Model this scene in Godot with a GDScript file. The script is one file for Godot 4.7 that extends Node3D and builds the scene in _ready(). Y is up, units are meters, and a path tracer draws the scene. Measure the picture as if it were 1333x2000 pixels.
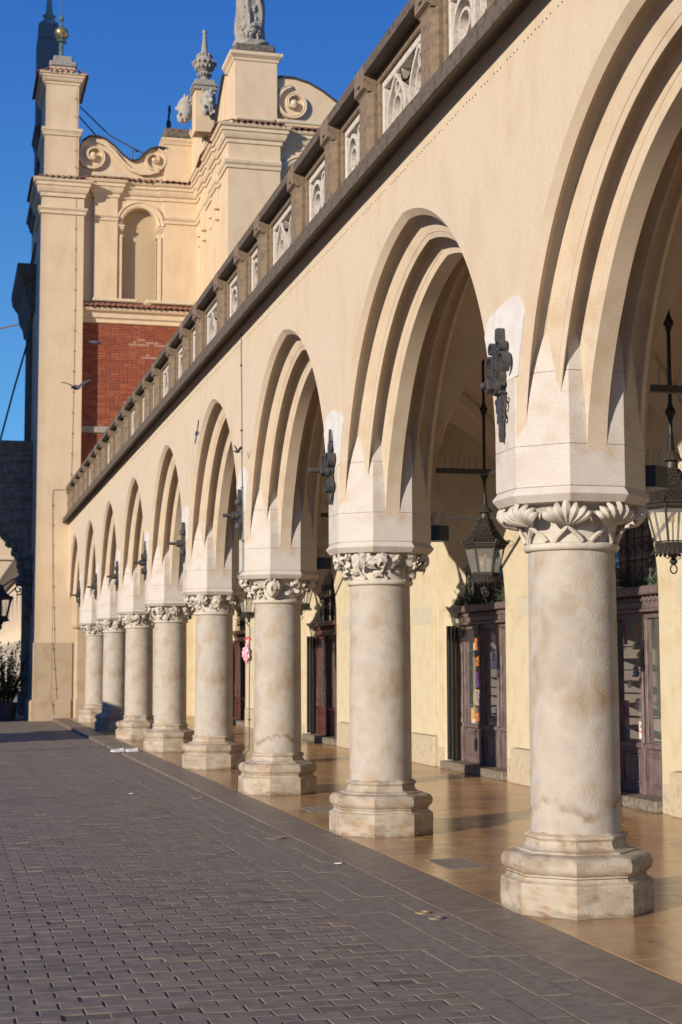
extends Node3D
# An arcaded market hall in low morning-like sun. x: across the arcade, y: up, -z: along the arcade, metres.

const D := 3.87          # line of the column centres
const S := 4.534         # column spacing
const L1 := 9.326        # first column in view
const AP := 0.436        # apothem of the octagonal piers
const WX := 3.439        # street face of the arcade wall
const IX := 4.301        # inner face of the arcade wall
const SX := 7.1          # shop wall
const AY := 2.75         # springing of the arches
const AA := 2.087        # half span at springing
const AR := 2.305        # radius
const AC := 0.218        # centre offset
const ZT := 45.3         # tower front

var M := {}
var rng := RandomNumberGenerator.new()


class MB:
	var v := PackedVector3Array()

	func tri(a: Vector3, b: Vector3, c: Vector3) -> void:
		v.push_back(a)
		v.push_back(b)
		v.push_back(c)

	func quad(a: Vector3, b: Vector3, c: Vector3, d: Vector3) -> void:
		tri(a, b, c)
		tri(a, c, d)

	func box(a: Vector3, b: Vector3) -> void:
		bevel(a, b, 0.0)

	func bevel(a: Vector3, b: Vector3, ch: float) -> void:
		var lo := Vector3(minf(a.x, b.x), minf(a.y, b.y), minf(a.z, b.z))
		var hi := Vector3(maxf(a.x, b.x), maxf(a.y, b.y), maxf(a.z, b.z))
		hull(func(p: Vector3) -> Vector3: return p, lo, hi, ch)

	func obox(t: Transform3D, half: Vector3, ch := 0.0) -> void:
		hull(func(p: Vector3) -> Vector3: return t * p, -half, half, ch)

	func hull(f: Callable, lo: Vector3, hi: Vector3, ch: float) -> void:
		ch = minf(ch, 0.49 * minf(hi.x - lo.x, minf(hi.y - lo.y, hi.z - lo.z)))
		var p := []
		for i in 8:
			var s := Vector3(1 if i & 1 else -1, 1 if i & 2 else -1, 1 if i & 4 else -1)
			var c := Vector3(hi.x if i & 1 else lo.x, hi.y if i & 2 else lo.y, hi.z if i & 4 else lo.z)
			if ch <= 0.0:
				var q: Vector3 = f.call(c)
				p.append([q, q, q])
			else:
				p.append([f.call(c - Vector3(0, s.y, s.z) * ch), f.call(c - Vector3(s.x, 0, s.z) * ch), f.call(c - Vector3(s.x, s.y, 0) * ch)])
		for q in [[0, 4, 6, 2, 0], [1, 3, 7, 5, 0], [0, 1, 5, 4, 1], [2, 6, 7, 3, 1], [0, 2, 3, 1, 2], [4, 5, 7, 6, 2]]:
			var k: int = q[4]
			quad(p[q[0]][k], p[q[1]][k], p[q[2]][k], p[q[3]][k])
		if ch > 0.0:
			for e in [[0, 2, 0, 2], [4, 6, 2, 0], [1, 3, 2, 0], [5, 7, 0, 2], [0, 4, 1, 0], [2, 6, 0, 1], [1, 5, 0, 1], [3, 7, 1, 0], [0, 1, 2, 1], [4, 5, 1, 2], [2, 3, 1, 2], [6, 7, 2, 1]]:
				quad(p[e[0]][e[2]], p[e[1]][e[2]], p[e[1]][e[3]], p[e[0]][e[3]])
			for i in 8:
				if i in [0, 3, 5, 6]:
					tri(p[i][0], p[i][2], p[i][1])
				else:
					tri(p[i][0], p[i][1], p[i][2])

	func prism(poly: PackedVector2Array, o: Vector3, ux: Vector3, uy: Vector3, dp: Vector3) -> void:
		var n := poly.size()
		var ids := Geometry2D.triangulate_polygon(poly)
		for i in range(0, ids.size(), 3):
			var a := o + ux * poly[ids[i]].x + uy * poly[ids[i]].y
			var b := o + ux * poly[ids[i + 1]].x + uy * poly[ids[i + 1]].y
			var c := o + ux * poly[ids[i + 2]].x + uy * poly[ids[i + 2]].y
			tri(a, b, c)
			tri(a + dp, c + dp, b + dp)
		var ccw := not Geometry2D.is_polygon_clockwise(poly)
		for i in n:
			var a := o + ux * poly[i].x + uy * poly[i].y
			var j := (i + 1) % n
			var b := o + ux * poly[j].x + uy * poly[j].y
			if ccw:
				quad(a, a + dp, b + dp, b)
			else:
				quad(a, b, b + dp, a + dp)

	func lathe(prof: Array, n: int, o := Vector3.ZERO, phase := 0.0, sc := Vector3.ONE) -> void:
		var rows := []
		for p in prof:
			var row := PackedVector3Array()
			for i in n:
				var t := phase + TAU * i / n
				row.push_back(o + Vector3(cos(t) * p[0] * sc.x, p[1] * sc.y, sin(t) * p[0] * sc.z))
			rows.append(row)
		grid(rows, true)
		for e in [0, prof.size() - 1]:
			if prof[e][0] > 0.0005:
				var c: Vector3 = o + Vector3(0, prof[e][1] * sc.y, 0)
				for i in n:
					if e == 0:
						tri(c, rows[0][i], rows[0][(i + 1) % n])
					else:
						tri(c, rows[e][(i + 1) % n], rows[e][i])

	func oct(prof: Array, o := Vector3.ZERO) -> void:
		var q := []
		for p in prof:
			q.append([p[0] / cos(PI / 8), p[1]])
		lathe(q, 8, o, PI / 8)

	# octagonal turning with worn, slightly uneven faces: k points along every side
	func octd(prof: Array, k: int, nz: FastNoiseLite, amp: float) -> void:
		var rows := []
		for p in prof:
			var row := PackedVector3Array()
			for i in 8:
				var a := PI / 8 + TAU * i / 8
				var b := PI / 8 + TAU * (i + 1) / 8
				var r: float = p[0] / cos(PI / 8)
				for j in k:
					var q := Vector3(cos(a) * r, p[1], sin(a) * r).lerp(Vector3(cos(b) * r, p[1], sin(b) * r), float(j) / k)
					var e := amp * (nz.get_noise_3dv(q * 3.0) + 0.6 * nz.get_noise_3dv(q * 14.0))
					if j == 0:
						e -= amp * 0.9 * maxf(0.0, nz.get_noise_3dv(q * 30.0) + 0.25)
					row.push_back(q + Vector3(q.x, 0, q.z).normalized() * e)
			rows.append(row)
		grid(rows, true)

	func grid(rows: Array, closed := false) -> void:
		for i in rows.size() - 1:
			var a: PackedVector3Array = rows[i]
			var b: PackedVector3Array = rows[i + 1]
			var n := a.size()
			for j in (n if closed else n - 1):
				var k := (j + 1) % n
				if a[j].distance_squared_to(a[k]) > 1e-10:
					tri(a[j], b[k], a[k])
				if b[j].distance_squared_to(b[k]) > 1e-10:
					tri(a[j], b[j], b[k])

	func tube(path: PackedVector3Array, rad, n := 6, closed := false) -> void:
		var rows := []
		var m := path.size()
		var side := Vector3.ZERO
		for i in m:
			var t: Vector3
			if closed:
				t = path[(i + 1) % m] - path[(i + m - 1) % m]
			else:
				t = path[mini(i + 1, m - 1)] - path[maxi(i - 1, 0)]
			t = t.normalized()
			if side == Vector3.ZERO:
				side = t.cross(Vector3.UP if absf(t.y) < 0.9 else Vector3.RIGHT).normalized()
			side = (side - t * side.dot(t)).normalized()
			var up := t.cross(side)
			var r: float = rad[i] if rad is Array else rad
			var row := PackedVector3Array()
			for j in n:
				var a := TAU * j / n
				row.push_back(path[i] + (side * cos(a) + up * sin(a)) * r)
			rows.append(row)
		if closed:
			rows.append(rows[0])
		grid(rows, true)
		if not closed:
			for j in range(1, n - 1):
				tri(rows[0][0], rows[0][j], rows[0][j + 1])
				tri(rows[m - 1][0], rows[m - 1][j + 1], rows[m - 1][j])

	# flat bar: width along nrm, thickness in the plane of the path
	func bar(path: PackedVector3Array, nrm: Vector3, w: float, t, closed := false) -> void:
		var rows := []
		var m := path.size()
		for i in m:
			var d: Vector3
			if closed:
				d = path[(i + 1) % m] - path[(i + m - 1) % m]
			else:
				d = path[mini(i + 1, m - 1)] - path[maxi(i - 1, 0)]
			var s := d.normalized().cross(nrm).normalized()
			var th: float = t[i] if t is Array else t
			rows.append(PackedVector3Array([path[i] + nrm * w / 2 + s * th / 2, path[i] + nrm * w / 2 - s * th / 2, path[i] - nrm * w / 2 - s * th / 2, path[i] - nrm * w / 2 + s * th / 2]))
		if closed:
			rows.append(rows[0])
		grid(rows, true)
		if not closed:
			quad(rows[0][0], rows[0][1], rows[0][2], rows[0][3])
			quad(rows[m - 1][3], rows[m - 1][2], rows[m - 1][1], rows[m - 1][0])

	func blob(o: Vector3, r: Vector3, n := 10, amp := 0.0, nz: FastNoiseLite = null, basis := Basis.IDENTITY) -> void:
		var rows := []
		for i in n + 1:
			var th := PI * i / n
			var row := PackedVector3Array()
			for j in n * 2:
				var ph := PI * j / n
				var d := Vector3(sin(th) * cos(ph), cos(th), sin(th) * sin(ph))
				var k := 1.0
				if nz:
					k += amp * nz.get_noise_3dv(d * 40.0 + o * 90.0)
				row.push_back(o + basis * (d * r * k))
			rows.append(row)
		grid(rows, true)

	func commit(off := Vector3.ZERO, ang := 35.0, tone = null) -> ArrayMesh:
		var n := v.size() / 3
		var fn := PackedVector3Array()
		var un := PackedVector3Array()
		fn.resize(n)
		un.resize(n)
		var at := {}
		for f in n:
			var a := v[f * 3]
			var x := (v[f * 3 + 2] - a).cross(v[f * 3 + 1] - a)
			fn[f] = x
			un[f] = x.normalized()
			for c in 3:
				var p := v[f * 3 + c]
				var key := Vector3i(roundi(p.x * 5000.0), roundi(p.y * 5000.0), roundi(p.z * 5000.0))
				if at.has(key):
					at[key].append(f)
				else:
					at[key] = [f]
		var lim := cos(deg_to_rad(ang))
		var ns := PackedVector3Array()
		ns.resize(v.size())
		var vs := PackedVector3Array()
		vs.resize(v.size())
		for f in n:
			for c in 3:
				var i := f * 3 + c
				var p := v[i]
				var s := Vector3.ZERO
				for g in at[Vector3i(roundi(p.x * 5000.0), roundi(p.y * 5000.0), roundi(p.z * 5000.0))]:
					if un[g].dot(un[f]) > lim:
						s += fn[g]
				ns[i] = s.normalized() if s.length_squared() > 1e-20 else Vector3.UP
				vs[i] = p - off
		var arr := []
		arr.resize(Mesh.ARRAY_MAX)
		arr[Mesh.ARRAY_VERTEX] = vs
		arr[Mesh.ARRAY_NORMAL] = ns
		if tone != null:
			var cs := PackedColorArray()
			cs.resize(vs.size())
			for i in vs.size():
				cs[i] = tone.call(vs[i])
			arr[Mesh.ARRAY_COLOR] = cs
		var m := ArrayMesh.new()
		if n:
			m.add_surface_from_arrays(Mesh.PRIMITIVE_TRIANGLES, arr)
		return m


# ------------------------------------------------------------------ nodes
func gpos(n: Node) -> Vector3:
	var p := Vector3.ZERO
	while n != self and n != null:
		if n is Node3D:
			p += n.position
		n = n.get_parent()
	return p

func part(mb: MB, nm: String, mat: Material, parent: Node, ang := 35.0) -> MeshInstance3D:
	return inst(mb.commit(gpos(parent), ang), nm, mat, parent)

func inst(mesh: Mesh, nm: String, mat: Material, parent: Node, at := Vector3.ZERO) -> MeshInstance3D:
	var o := MeshInstance3D.new()
	o.name = nm
	o.mesh = mesh
	o.material_override = mat
	o.position = at
	parent.add_child(o, true)
	return o

func tag(o: Node, label: String, cat: String, group := "") -> Node:
	o.set_meta("label", label)
	o.set_meta("category", cat)
	if group:
		o.set_meta("group", group)
	return o

func thing(nm: String, label: String, cat: String, at := Vector3.ZERO, group := "") -> Node3D:
	var o := Node3D.new()
	o.name = nm
	o.position = at
	add_child(o, true)
	tag(o, label, cat, group)
	return o

func single(mb: MB, nm: String, mat: Material, label: String, cat: String, group := "", at := Vector3.ZERO, ang := 35.0) -> MeshInstance3D:
	var o := inst(mb.commit(at, ang), nm, mat, self, at)
	tag(o, label, cat, group)
	return o

func struct(o: Node) -> Node:
	o.set_meta("kind", "structure")
	return o

func stuff(o: Node) -> Node:
	o.set_meta("kind", "stuff")
	return o

func V(x: float, y: float, zf: float) -> Vector3:
	return Vector3(x, y, -zf)

func copy(o: Node3D, at: Vector3, label := "", turn := 0.0) -> Node3D:
	var c: Node3D = o.duplicate()
	o.get_parent().add_child(c, true)
	c.position = at
	c.rotation.y = turn
	if label:
		c.set_meta("label", label)
	return c

func P3(a: Array) -> PackedVector3Array:
	return PackedVector3Array(a)

func P2(a: Array) -> PackedVector2Array:
	var o := PackedVector2Array()
	for p in a:
		o.push_back(Vector2(p[0], p[1]))
	return o

# ------------------------------------------------------------------ materials
func C(r: float, g: float, b: float, a := 1.0) -> Color:
	var c := Color(r, g, b).linear_to_srgb()
	c.a = a
	return c

func ntex(sd: int, freq: float, ramp: Array, oct := 4, typ := FastNoiseLite.TYPE_SIMPLEX_SMOOTH, size := 512, warp := 0.0) -> NoiseTexture2D:
	var n := FastNoiseLite.new()
	n.seed = sd
	n.noise_type = typ
	n.frequency = freq
	n.fractal_octaves = oct
	if warp > 0.0:
		n.domain_warp_enabled = true
		n.domain_warp_amplitude = warp
		n.domain_warp_frequency = freq * 2.0
	var t := NoiseTexture2D.new()
	t.width = size
	t.height = size
	t.seamless = true
	t.seamless_blend_skirt = 0.2
	t.noise = n
	if ramp.size():
		var g := Gradient.new()
		var off := PackedFloat32Array()
		var col := PackedColorArray()
		for r in ramp:
			off.push_back(r[0])
			col.push_back(r[1])
		g.offsets = off
		g.colors = col
		t.color_ramp = g
	return t

func plain(nm: String, col: Color, rough: float, metal := 0.0) -> StandardMaterial3D:
	var m := StandardMaterial3D.new()
	m.resource_name = nm
	m.albedo_color = col
	m.roughness = rough
	m.metallic = metal
	return m

# base: colour ramp of the large pattern; sc: metres per repeat of it; fine: metres per repeat of grain
func stone(nm: String, ramp: Array, sc: float, rough: float, sd: int, freq := 0.012, bump := 0.0, fine := 0.5, stretch := Vector3.ONE, tint := Color.WHITE) -> StandardMaterial3D:
	var m := plain(nm, tint, rough)
	m.albedo_texture = ntex(sd, freq, ramp, 5, FastNoiseLite.TYPE_SIMPLEX_SMOOTH, 512, 18.0)
	m.uv1_triplanar = true
	m.uv1_world_triplanar = true
	m.uv1_scale = stretch / sc
	m.uv2_triplanar = true
	m.uv2_world_triplanar = true
	m.uv2_scale = Vector3.ONE / fine
	m.detail_enabled = true
	m.detail_uv_layer = BaseMaterial3D.DETAIL_UV_2
	m.detail_blend_mode = BaseMaterial3D.BLEND_MODE_MUL
	m.detail_albedo = M.grain_tex
	if bump > 0.0:
		m.heightmap_enabled = true
		m.heightmap_texture = M.bump_tex
		m.heightmap_scale = bump * 0.12
	m.vertex_color_use_as_albedo = true
	return m

func materials() -> void:
	M.grain_tex = ntex(5, 0.06, [[0.0, Color(0.84, 0.83, 0.82)], [0.35, Color(0.94, 0.937, 0.932)], [0.7, Color(1, 1, 1)], [1.0, Color(0.96, 0.957, 0.954)]], 5)
	M.soft_tex = ntex(8, 0.03, [[0.0, Color(0.955, 0.95, 0.945)], [0.5, Color(0.985, 0.983, 0.98)], [1.0, Color(1, 1, 1)]], 5)
	M.bump_tex = ntex(6, 0.17, [], 4)
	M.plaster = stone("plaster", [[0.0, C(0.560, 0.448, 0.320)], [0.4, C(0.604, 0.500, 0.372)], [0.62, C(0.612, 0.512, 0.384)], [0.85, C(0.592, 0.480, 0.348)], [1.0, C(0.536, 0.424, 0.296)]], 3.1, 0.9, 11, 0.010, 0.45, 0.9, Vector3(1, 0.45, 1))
	M.moulding = stone("moulding_paint", [[0.0, C(0.512, 0.397, 0.274)], [0.45, C(0.576, 0.474, 0.353)], [0.75, C(0.592, 0.494, 0.378)], [1.0, C(0.528, 0.405, 0.274)]], 2.3, 0.85, 12, 0.012, 0.5, 0.7)
	M.pier = stone("pier_stone", [[0.0, C(0.448, 0.330, 0.213)], [0.2, C(0.528, 0.453, 0.372)], [0.45, C(0.576, 0.527, 0.470)], [0.7, C(0.608, 0.569, 0.523)], [0.86, C(0.528, 0.494, 0.451)], [1.0, C(0.544, 0.412, 0.266)]], 1.9, 0.85, 13, 0.014, 0.5, 0.4)
	M.foot = stone("arch_foot_stone", [[0.0, C(0.50, 0.36, 0.21)], [0.22, C(0.545, 0.43, 0.30)], [0.5, C(0.58, 0.485, 0.375)], [0.75, C(0.60, 0.515, 0.415)], [1.0, C(0.55, 0.42, 0.27)]], 1.7, 0.85, 33, 0.012, 0.5, 0.4)
	M.patch = stone("cleaned_stone", [[0.0, C(0.602, 0.560, 0.499)], [0.5, C(0.661, 0.637, 0.609)], [1.0, C(0.695, 0.680, 0.665)]], 1.2, 0.85, 14, 0.014, 0.4, 0.4)
	M.shaft = stone("shaft_stone", [[0.0, C(0.288, 0.205, 0.125)], [0.14, C(0.400, 0.315, 0.220)], [0.38, C(0.440, 0.386, 0.321)], [0.6, C(0.504, 0.457, 0.392)], [0.8, C(0.432, 0.394, 0.345)], [1.0, C(0.464, 0.355, 0.227)]], 1.7, 0.85, 15, 0.012, 1.7, 0.22, Vector3(1, 0.75, 1))
	M.base = stone("base_stone", [[0.0, C(0.318, 0.260, 0.191)], [0.18, C(0.413, 0.345, 0.260)], [0.45, C(0.461, 0.398, 0.313)], [0.7, C(0.498, 0.440, 0.355)], [0.9, C(0.435, 0.387, 0.318)], [1.0, C(0.382, 0.334, 0.270)]], 1.6, 0.85, 16, 0.011, 2.0, 0.2)
	M.capital = stone("capital_stone", [[0.0, C(0.426, 0.361, 0.277)], [0.4, C(0.558, 0.508, 0.437)], [0.7, C(0.607, 0.566, 0.504)], [1.0, C(0.492, 0.426, 0.344)]], 0.8, 0.85, 17, 0.016, 0.5, 0.25)
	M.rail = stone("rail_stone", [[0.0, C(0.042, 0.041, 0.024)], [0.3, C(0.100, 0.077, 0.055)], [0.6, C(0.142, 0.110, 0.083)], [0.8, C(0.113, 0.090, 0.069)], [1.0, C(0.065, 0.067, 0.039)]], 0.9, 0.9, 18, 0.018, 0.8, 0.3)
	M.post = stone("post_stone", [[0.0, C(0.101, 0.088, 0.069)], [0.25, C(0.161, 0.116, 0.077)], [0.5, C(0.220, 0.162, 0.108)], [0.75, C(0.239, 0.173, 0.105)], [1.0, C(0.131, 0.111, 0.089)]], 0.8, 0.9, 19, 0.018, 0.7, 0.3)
	M.tracery = stone("tracery_stone", [[0.0, C(0.357, 0.306, 0.252)], [0.35, C(0.561, 0.510, 0.452)], [0.7, C(0.637, 0.595, 0.548)], [1.0, C(0.476, 0.399, 0.313)]], 0.6, 0.85, 20, 0.018, 0.6, 0.25)
	M.shopwall = stone("shop_plaster", [[0.0, C(0.528, 0.441, 0.290)], [0.4, C(0.592, 0.517, 0.360)], [0.75, C(0.612, 0.540, 0.385)], [1.0, C(0.552, 0.477, 0.340)]], 2.4, 0.85, 21, 0.011, 0.4, 0.7)
	M.greypatch = stone("grey_wash", [[0.0, C(0.52, 0.47, 0.35)], [0.5, C(0.56, 0.515, 0.395)], [1.0, C(0.575, 0.53, 0.41)]], 1.4, 0.85, 34, 0.012, 0.3, 0.7)
	M.shopbase = stone("shop_plinth", [[0.0, C(0.384, 0.310, 0.209)], [0.4, C(0.504, 0.430, 0.314)], [0.8, C(0.544, 0.473, 0.351)], [1.0, C(0.416, 0.361, 0.275)]], 0.9, 0.8, 22, 0.014, 0.5, 0.4)
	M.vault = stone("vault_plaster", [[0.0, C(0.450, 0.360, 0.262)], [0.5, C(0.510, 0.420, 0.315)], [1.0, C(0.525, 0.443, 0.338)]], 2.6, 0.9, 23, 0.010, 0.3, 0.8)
	M.tower = stone("tower_plaster", [[0.0, C(0.595, 0.452, 0.292)], [0.4, C(0.645, 0.502, 0.336)], [0.75, C(0.669, 0.531, 0.360)], [1.0, C(0.615, 0.475, 0.312)]], 3.4, 0.9, 24, 0.012, 0.4, 0.9, Vector3(1, 0.5, 1))
	M.trim = stone("tower_trim", [[0.0, C(0.563, 0.432, 0.278)], [0.5, C(0.679, 0.545, 0.378)], [1.0, C(0.698, 0.564, 0.400)]], 2.2, 0.9, 25, 0.012, 0.3, 0.6)
	M.nicheback = stone("rough_render", [[0.0, C(0.418, 0.310, 0.176)], [0.5, C(0.541, 0.420, 0.264)], [1.0, C(0.570, 0.460, 0.308)]], 0.8, 0.95, 26, 0.03, 2.5, 0.4)
	M.sandbase = stone("tower_base_stone", [[0.0, C(0.40, 0.28, 0.175)], [0.3, C(0.455, 0.345, 0.225)], [0.6, C(0.49, 0.38, 0.255)], [1.0, C(0.44, 0.35, 0.25)]], 3.2, 0.85, 27, 0.010, 0.6, 0.4)
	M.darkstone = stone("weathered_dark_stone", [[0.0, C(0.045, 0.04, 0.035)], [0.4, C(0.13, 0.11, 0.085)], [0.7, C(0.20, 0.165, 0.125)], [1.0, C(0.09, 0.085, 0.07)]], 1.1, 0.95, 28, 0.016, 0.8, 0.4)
	M.carved = stone("carved_limestone", [[0.0, C(0.144, 0.132, 0.112)], [0.35, C(0.304, 0.280, 0.240)], [0.7, C(0.400, 0.372, 0.320)], [1.0, C(0.216, 0.196, 0.164)]], 0.7, 0.9, 29, 0.018, 0.8, 0.3)
	M.mask = stone("pale_carving", [[0.0, C(0.292, 0.272, 0.233)], [0.5, C(0.428, 0.402, 0.356)], [1.0, C(0.363, 0.324, 0.272)]], 0.7, 0.9, 30, 0.018, 0.6, 0.3)
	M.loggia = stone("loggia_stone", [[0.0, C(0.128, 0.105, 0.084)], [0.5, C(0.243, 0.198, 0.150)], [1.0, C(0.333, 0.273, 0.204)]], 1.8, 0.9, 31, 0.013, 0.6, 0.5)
	M.brick = []
	for i in 4:
		var k: Color = [C(0.29, 0.075, 0.036), C(0.34, 0.095, 0.044), C(0.24, 0.062, 0.034), C(0.41, 0.22, 0.16)][i]
		var b := plain("brick_%d" % i, k, 0.9)
		b.albedo_texture = M.grain_tex
		b.uv1_triplanar = true
		b.uv1_world_triplanar = true
		b.uv1_scale = Vector3.ONE * 1.4
		M.brick.append(b)
	M.mortar = plain("brick_mortar", C(0.22, 0.13, 0.095), 0.95)
	M.rooftile = stone("roof_tile", [[0.0, C(0.14, 0.06, 0.045)], [0.4, C(0.28, 0.115, 0.08)], [0.8, C(0.36, 0.17, 0.12)], [1.0, C(0.22, 0.12, 0.095)]], 0.7, 0.85, 32, 0.02, 0.4, 0.4)
	M.paver = []
	for i in 4:
		var t: Color = [Color(0.95, 0.95, 0.95), Color(0.86, 0.85, 0.85), Color(1.0, 0.99, 0.97), Color(0.91, 0.92, 0.93)][i]
		M.paver.append(stone("paver_%d" % i, [[0.0, C(0.153, 0.125, 0.093)], [0.5, C(0.231, 0.190, 0.144)], [1.0, C(0.292, 0.242, 0.181)]], 1.5, 0.72, 40, 0.02, 1.2, 0.12, Vector3.ONE, t))
	M.joint = stone("joint_sand", [[0.0, C(0.068, 0.057, 0.046)], [0.5, C(0.121, 0.102, 0.083)], [1.0, C(0.166, 0.144, 0.118)]], 0.7, 0.95, 41, 0.03, 0.4, 0.2)
	M.sett = stone("border_sett", [[0.0, C(0.142, 0.118, 0.088)], [0.5, C(0.216, 0.180, 0.137)], [1.0, C(0.278, 0.235, 0.179)]], 0.9, 0.72, 42, 0.02, 0.4, 0.2)
	M.slab = stone("kerb_slab", [[0.0, C(0.142, 0.115, 0.086)], [0.5, C(0.210, 0.171, 0.127)], [1.0, C(0.261, 0.213, 0.160)]], 1.3, 0.5, 43, 0.016, 0.25, 0.25)
	M.tile = []
	for i in 4:
		var t: Color = [Color(0.98, 0.94, 0.88), Color(0.92, 0.86, 0.78), Color(1.0, 0.96, 0.89), Color(0.88, 0.84, 0.80)][i]
		var m := stone("floor_tile_%d" % i, [[0.0, C(0.35, 0.22, 0.11)], [0.3, C(0.43, 0.285, 0.15)], [0.6, C(0.475, 0.325, 0.18)], [0.85, C(0.44, 0.30, 0.165)], [1.0, C(0.38, 0.265, 0.155)]], 2.2, 0.24, 44 + i, 0.014, 0.0, 0.7, Vector3(0.7, 1, 1.6), t)
		m.roughness_texture = ntex(70 + i, 0.02, [[0.0, Color(0.7, 0.7, 0.7)], [0.6, Color(0.95, 0.95, 0.95)], [1.0, Color(1, 1, 1)]], 4, FastNoiseLite.TYPE_SIMPLEX_SMOOTH, 256)
		m.roughness = 0.25
		M.tile.append(m)
	M.step = stone("step_stone", [[0.0, C(0.117, 0.099, 0.077)], [0.5, C(0.216, 0.184, 0.144)], [1.0, C(0.297, 0.261, 0.207)]], 0.7, 0.7, 50, 0.02, 0.4, 0.3)
	M.iron = stone("wrought_iron", [[0.0, C(0.045, 0.04, 0.037)], [0.6, C(0.085, 0.078, 0.074)], [1.0, C(0.12, 0.105, 0.095)]], 0.35, 0.55, 51, 0.02, 0.25, 0.12)
	M.iron.metallic = 0.25
	M.lantern = stone("lantern_metal", [[0.0, C(0.035, 0.031, 0.027)], [0.6, C(0.065, 0.06, 0.053)], [1.0, C(0.10, 0.09, 0.075)]], 0.3, 0.5, 52, 0.02, 0.2, 0.1)
	M.lantern.metallic = 0.35
	M.black = plain("black_metal", C(0.012, 0.012, 0.012), 0.4, 0.2)
	M.wood = stone("painted_wood", [[0.0, C(0.095, 0.062, 0.06)], [0.5, C(0.165, 0.12, 0.116)], [0.85, C(0.21, 0.158, 0.15)], [1.0, C(0.26, 0.20, 0.19)]], 0.8, 0.55, 53, 0.02, 0.2, 0.2, Vector3(1, 0.3, 1))
	M.redwood = stone("red_brown_wood", [[0.0, C(0.07, 0.02, 0.016)], [0.6, C(0.12, 0.04, 0.033)], [1.0, C(0.16, 0.07, 0.06)]], 0.8, 0.5, 54, 0.02, 0.2, 0.2, Vector3(1, 0.3, 1))
	M.darkwood = plain("dark_wood", C(0.018, 0.012, 0.011), 0.5)
	M.shopdark = plain("shop_interior", C(0.30, 0.26, 0.22), 0.8)
	M.glass = plain("window_glass", C(0.9, 0.93, 0.92, 0.06), 0.02)
	M.glass.transparency = BaseMaterial3D.TRANSPARENCY_ALPHA
	M.lampglass = plain("lamp_glass", C(0.85, 0.82, 0.76, 0.16), 0.06)
	M.lampglass.transparency = BaseMaterial3D.TRANSPARENCY_ALPHA
	M.shopglass = plain("house_window", C(0.05, 0.055, 0.06), 0.08)
	M.brass = plain("brass", C(0.62, 0.38, 0.10), 0.3, 0.8)
	M.gold = plain("gilded", C(0.60, 0.38, 0.13), 0.35, 0.7)
	M.copper = stone("green_copper", [[0.0, C(0.10, 0.16, 0.14)], [0.5, C(0.25, 0.36, 0.31)], [1.0, C(0.38, 0.48, 0.42)]], 0.5, 0.7, 55, 0.02, 0.2, 0.2)
	M.lead = stone("lead_flashing", [[0.0, C(0.02, 0.022, 0.026)], [1.0, C(0.06, 0.062, 0.066)]], 0.6, 0.6, 56, 0.02, 0.2, 0.2)
	M.zinc = stone("grey_sheet_metal", [[0.0, C(0.10, 0.11, 0.12)], [0.6, C(0.17, 0.185, 0.20)], [1.0, C(0.22, 0.235, 0.25)]], 0.9, 0.6, 57, 0.02, 0.2, 0.3)
	M.fir = plain("fir_green", C(0.065, 0.115, 0.07), 0.7)
	M.leaf = plain("leaf_green", C(0.045, 0.07, 0.022), 0.6)
	M.twig = plain("twig_brown", C(0.06, 0.04, 0.025), 0.8)
	M.soil = plain("plant_tub", C(0.025, 0.03, 0.045), 0.6)
	M.white = plain("white_card", C(0.78, 0.78, 0.76), 0.6)
	M.pink = plain("pink_plastic", C(0.72, 0.40, 0.44), 0.45)
	M.red = plain("red_tie", C(0.65, 0.03, 0.03), 0.5)
	M.bird = plain("pigeon_grey", C(0.06, 0.06, 0.065), 0.7)
	M.birdb = plain("bird_brown", C(0.22, 0.15, 0.09), 0.7)
	M.cable = plain("cable_dark", C(0.045, 0.05, 0.05), 0.5)
	M.wallcable = plain("cable_brown", C(0.13, 0.10, 0.075), 0.6)
	M.dullbrass = plain("dull_brass", C(0.30, 0.22, 0.12), 0.6, 0.3)
	M.cablelight = plain("cable_cream", C(0.42, 0.34, 0.25), 0.6)
	M.street = stone("square_paving", [[0.0, C(0.153, 0.124, 0.095)], [0.5, C(0.209, 0.169, 0.131)], [1.0, C(0.265, 0.215, 0.166)]], 2.5, 0.85, 58, 0.02, 0.4, 0.3)
	for k in ["plaster", "moulding", "shopwall", "vault", "tower", "trim", "patch"]:
		M[k].detail_albedo = M.soft_tex

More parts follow.
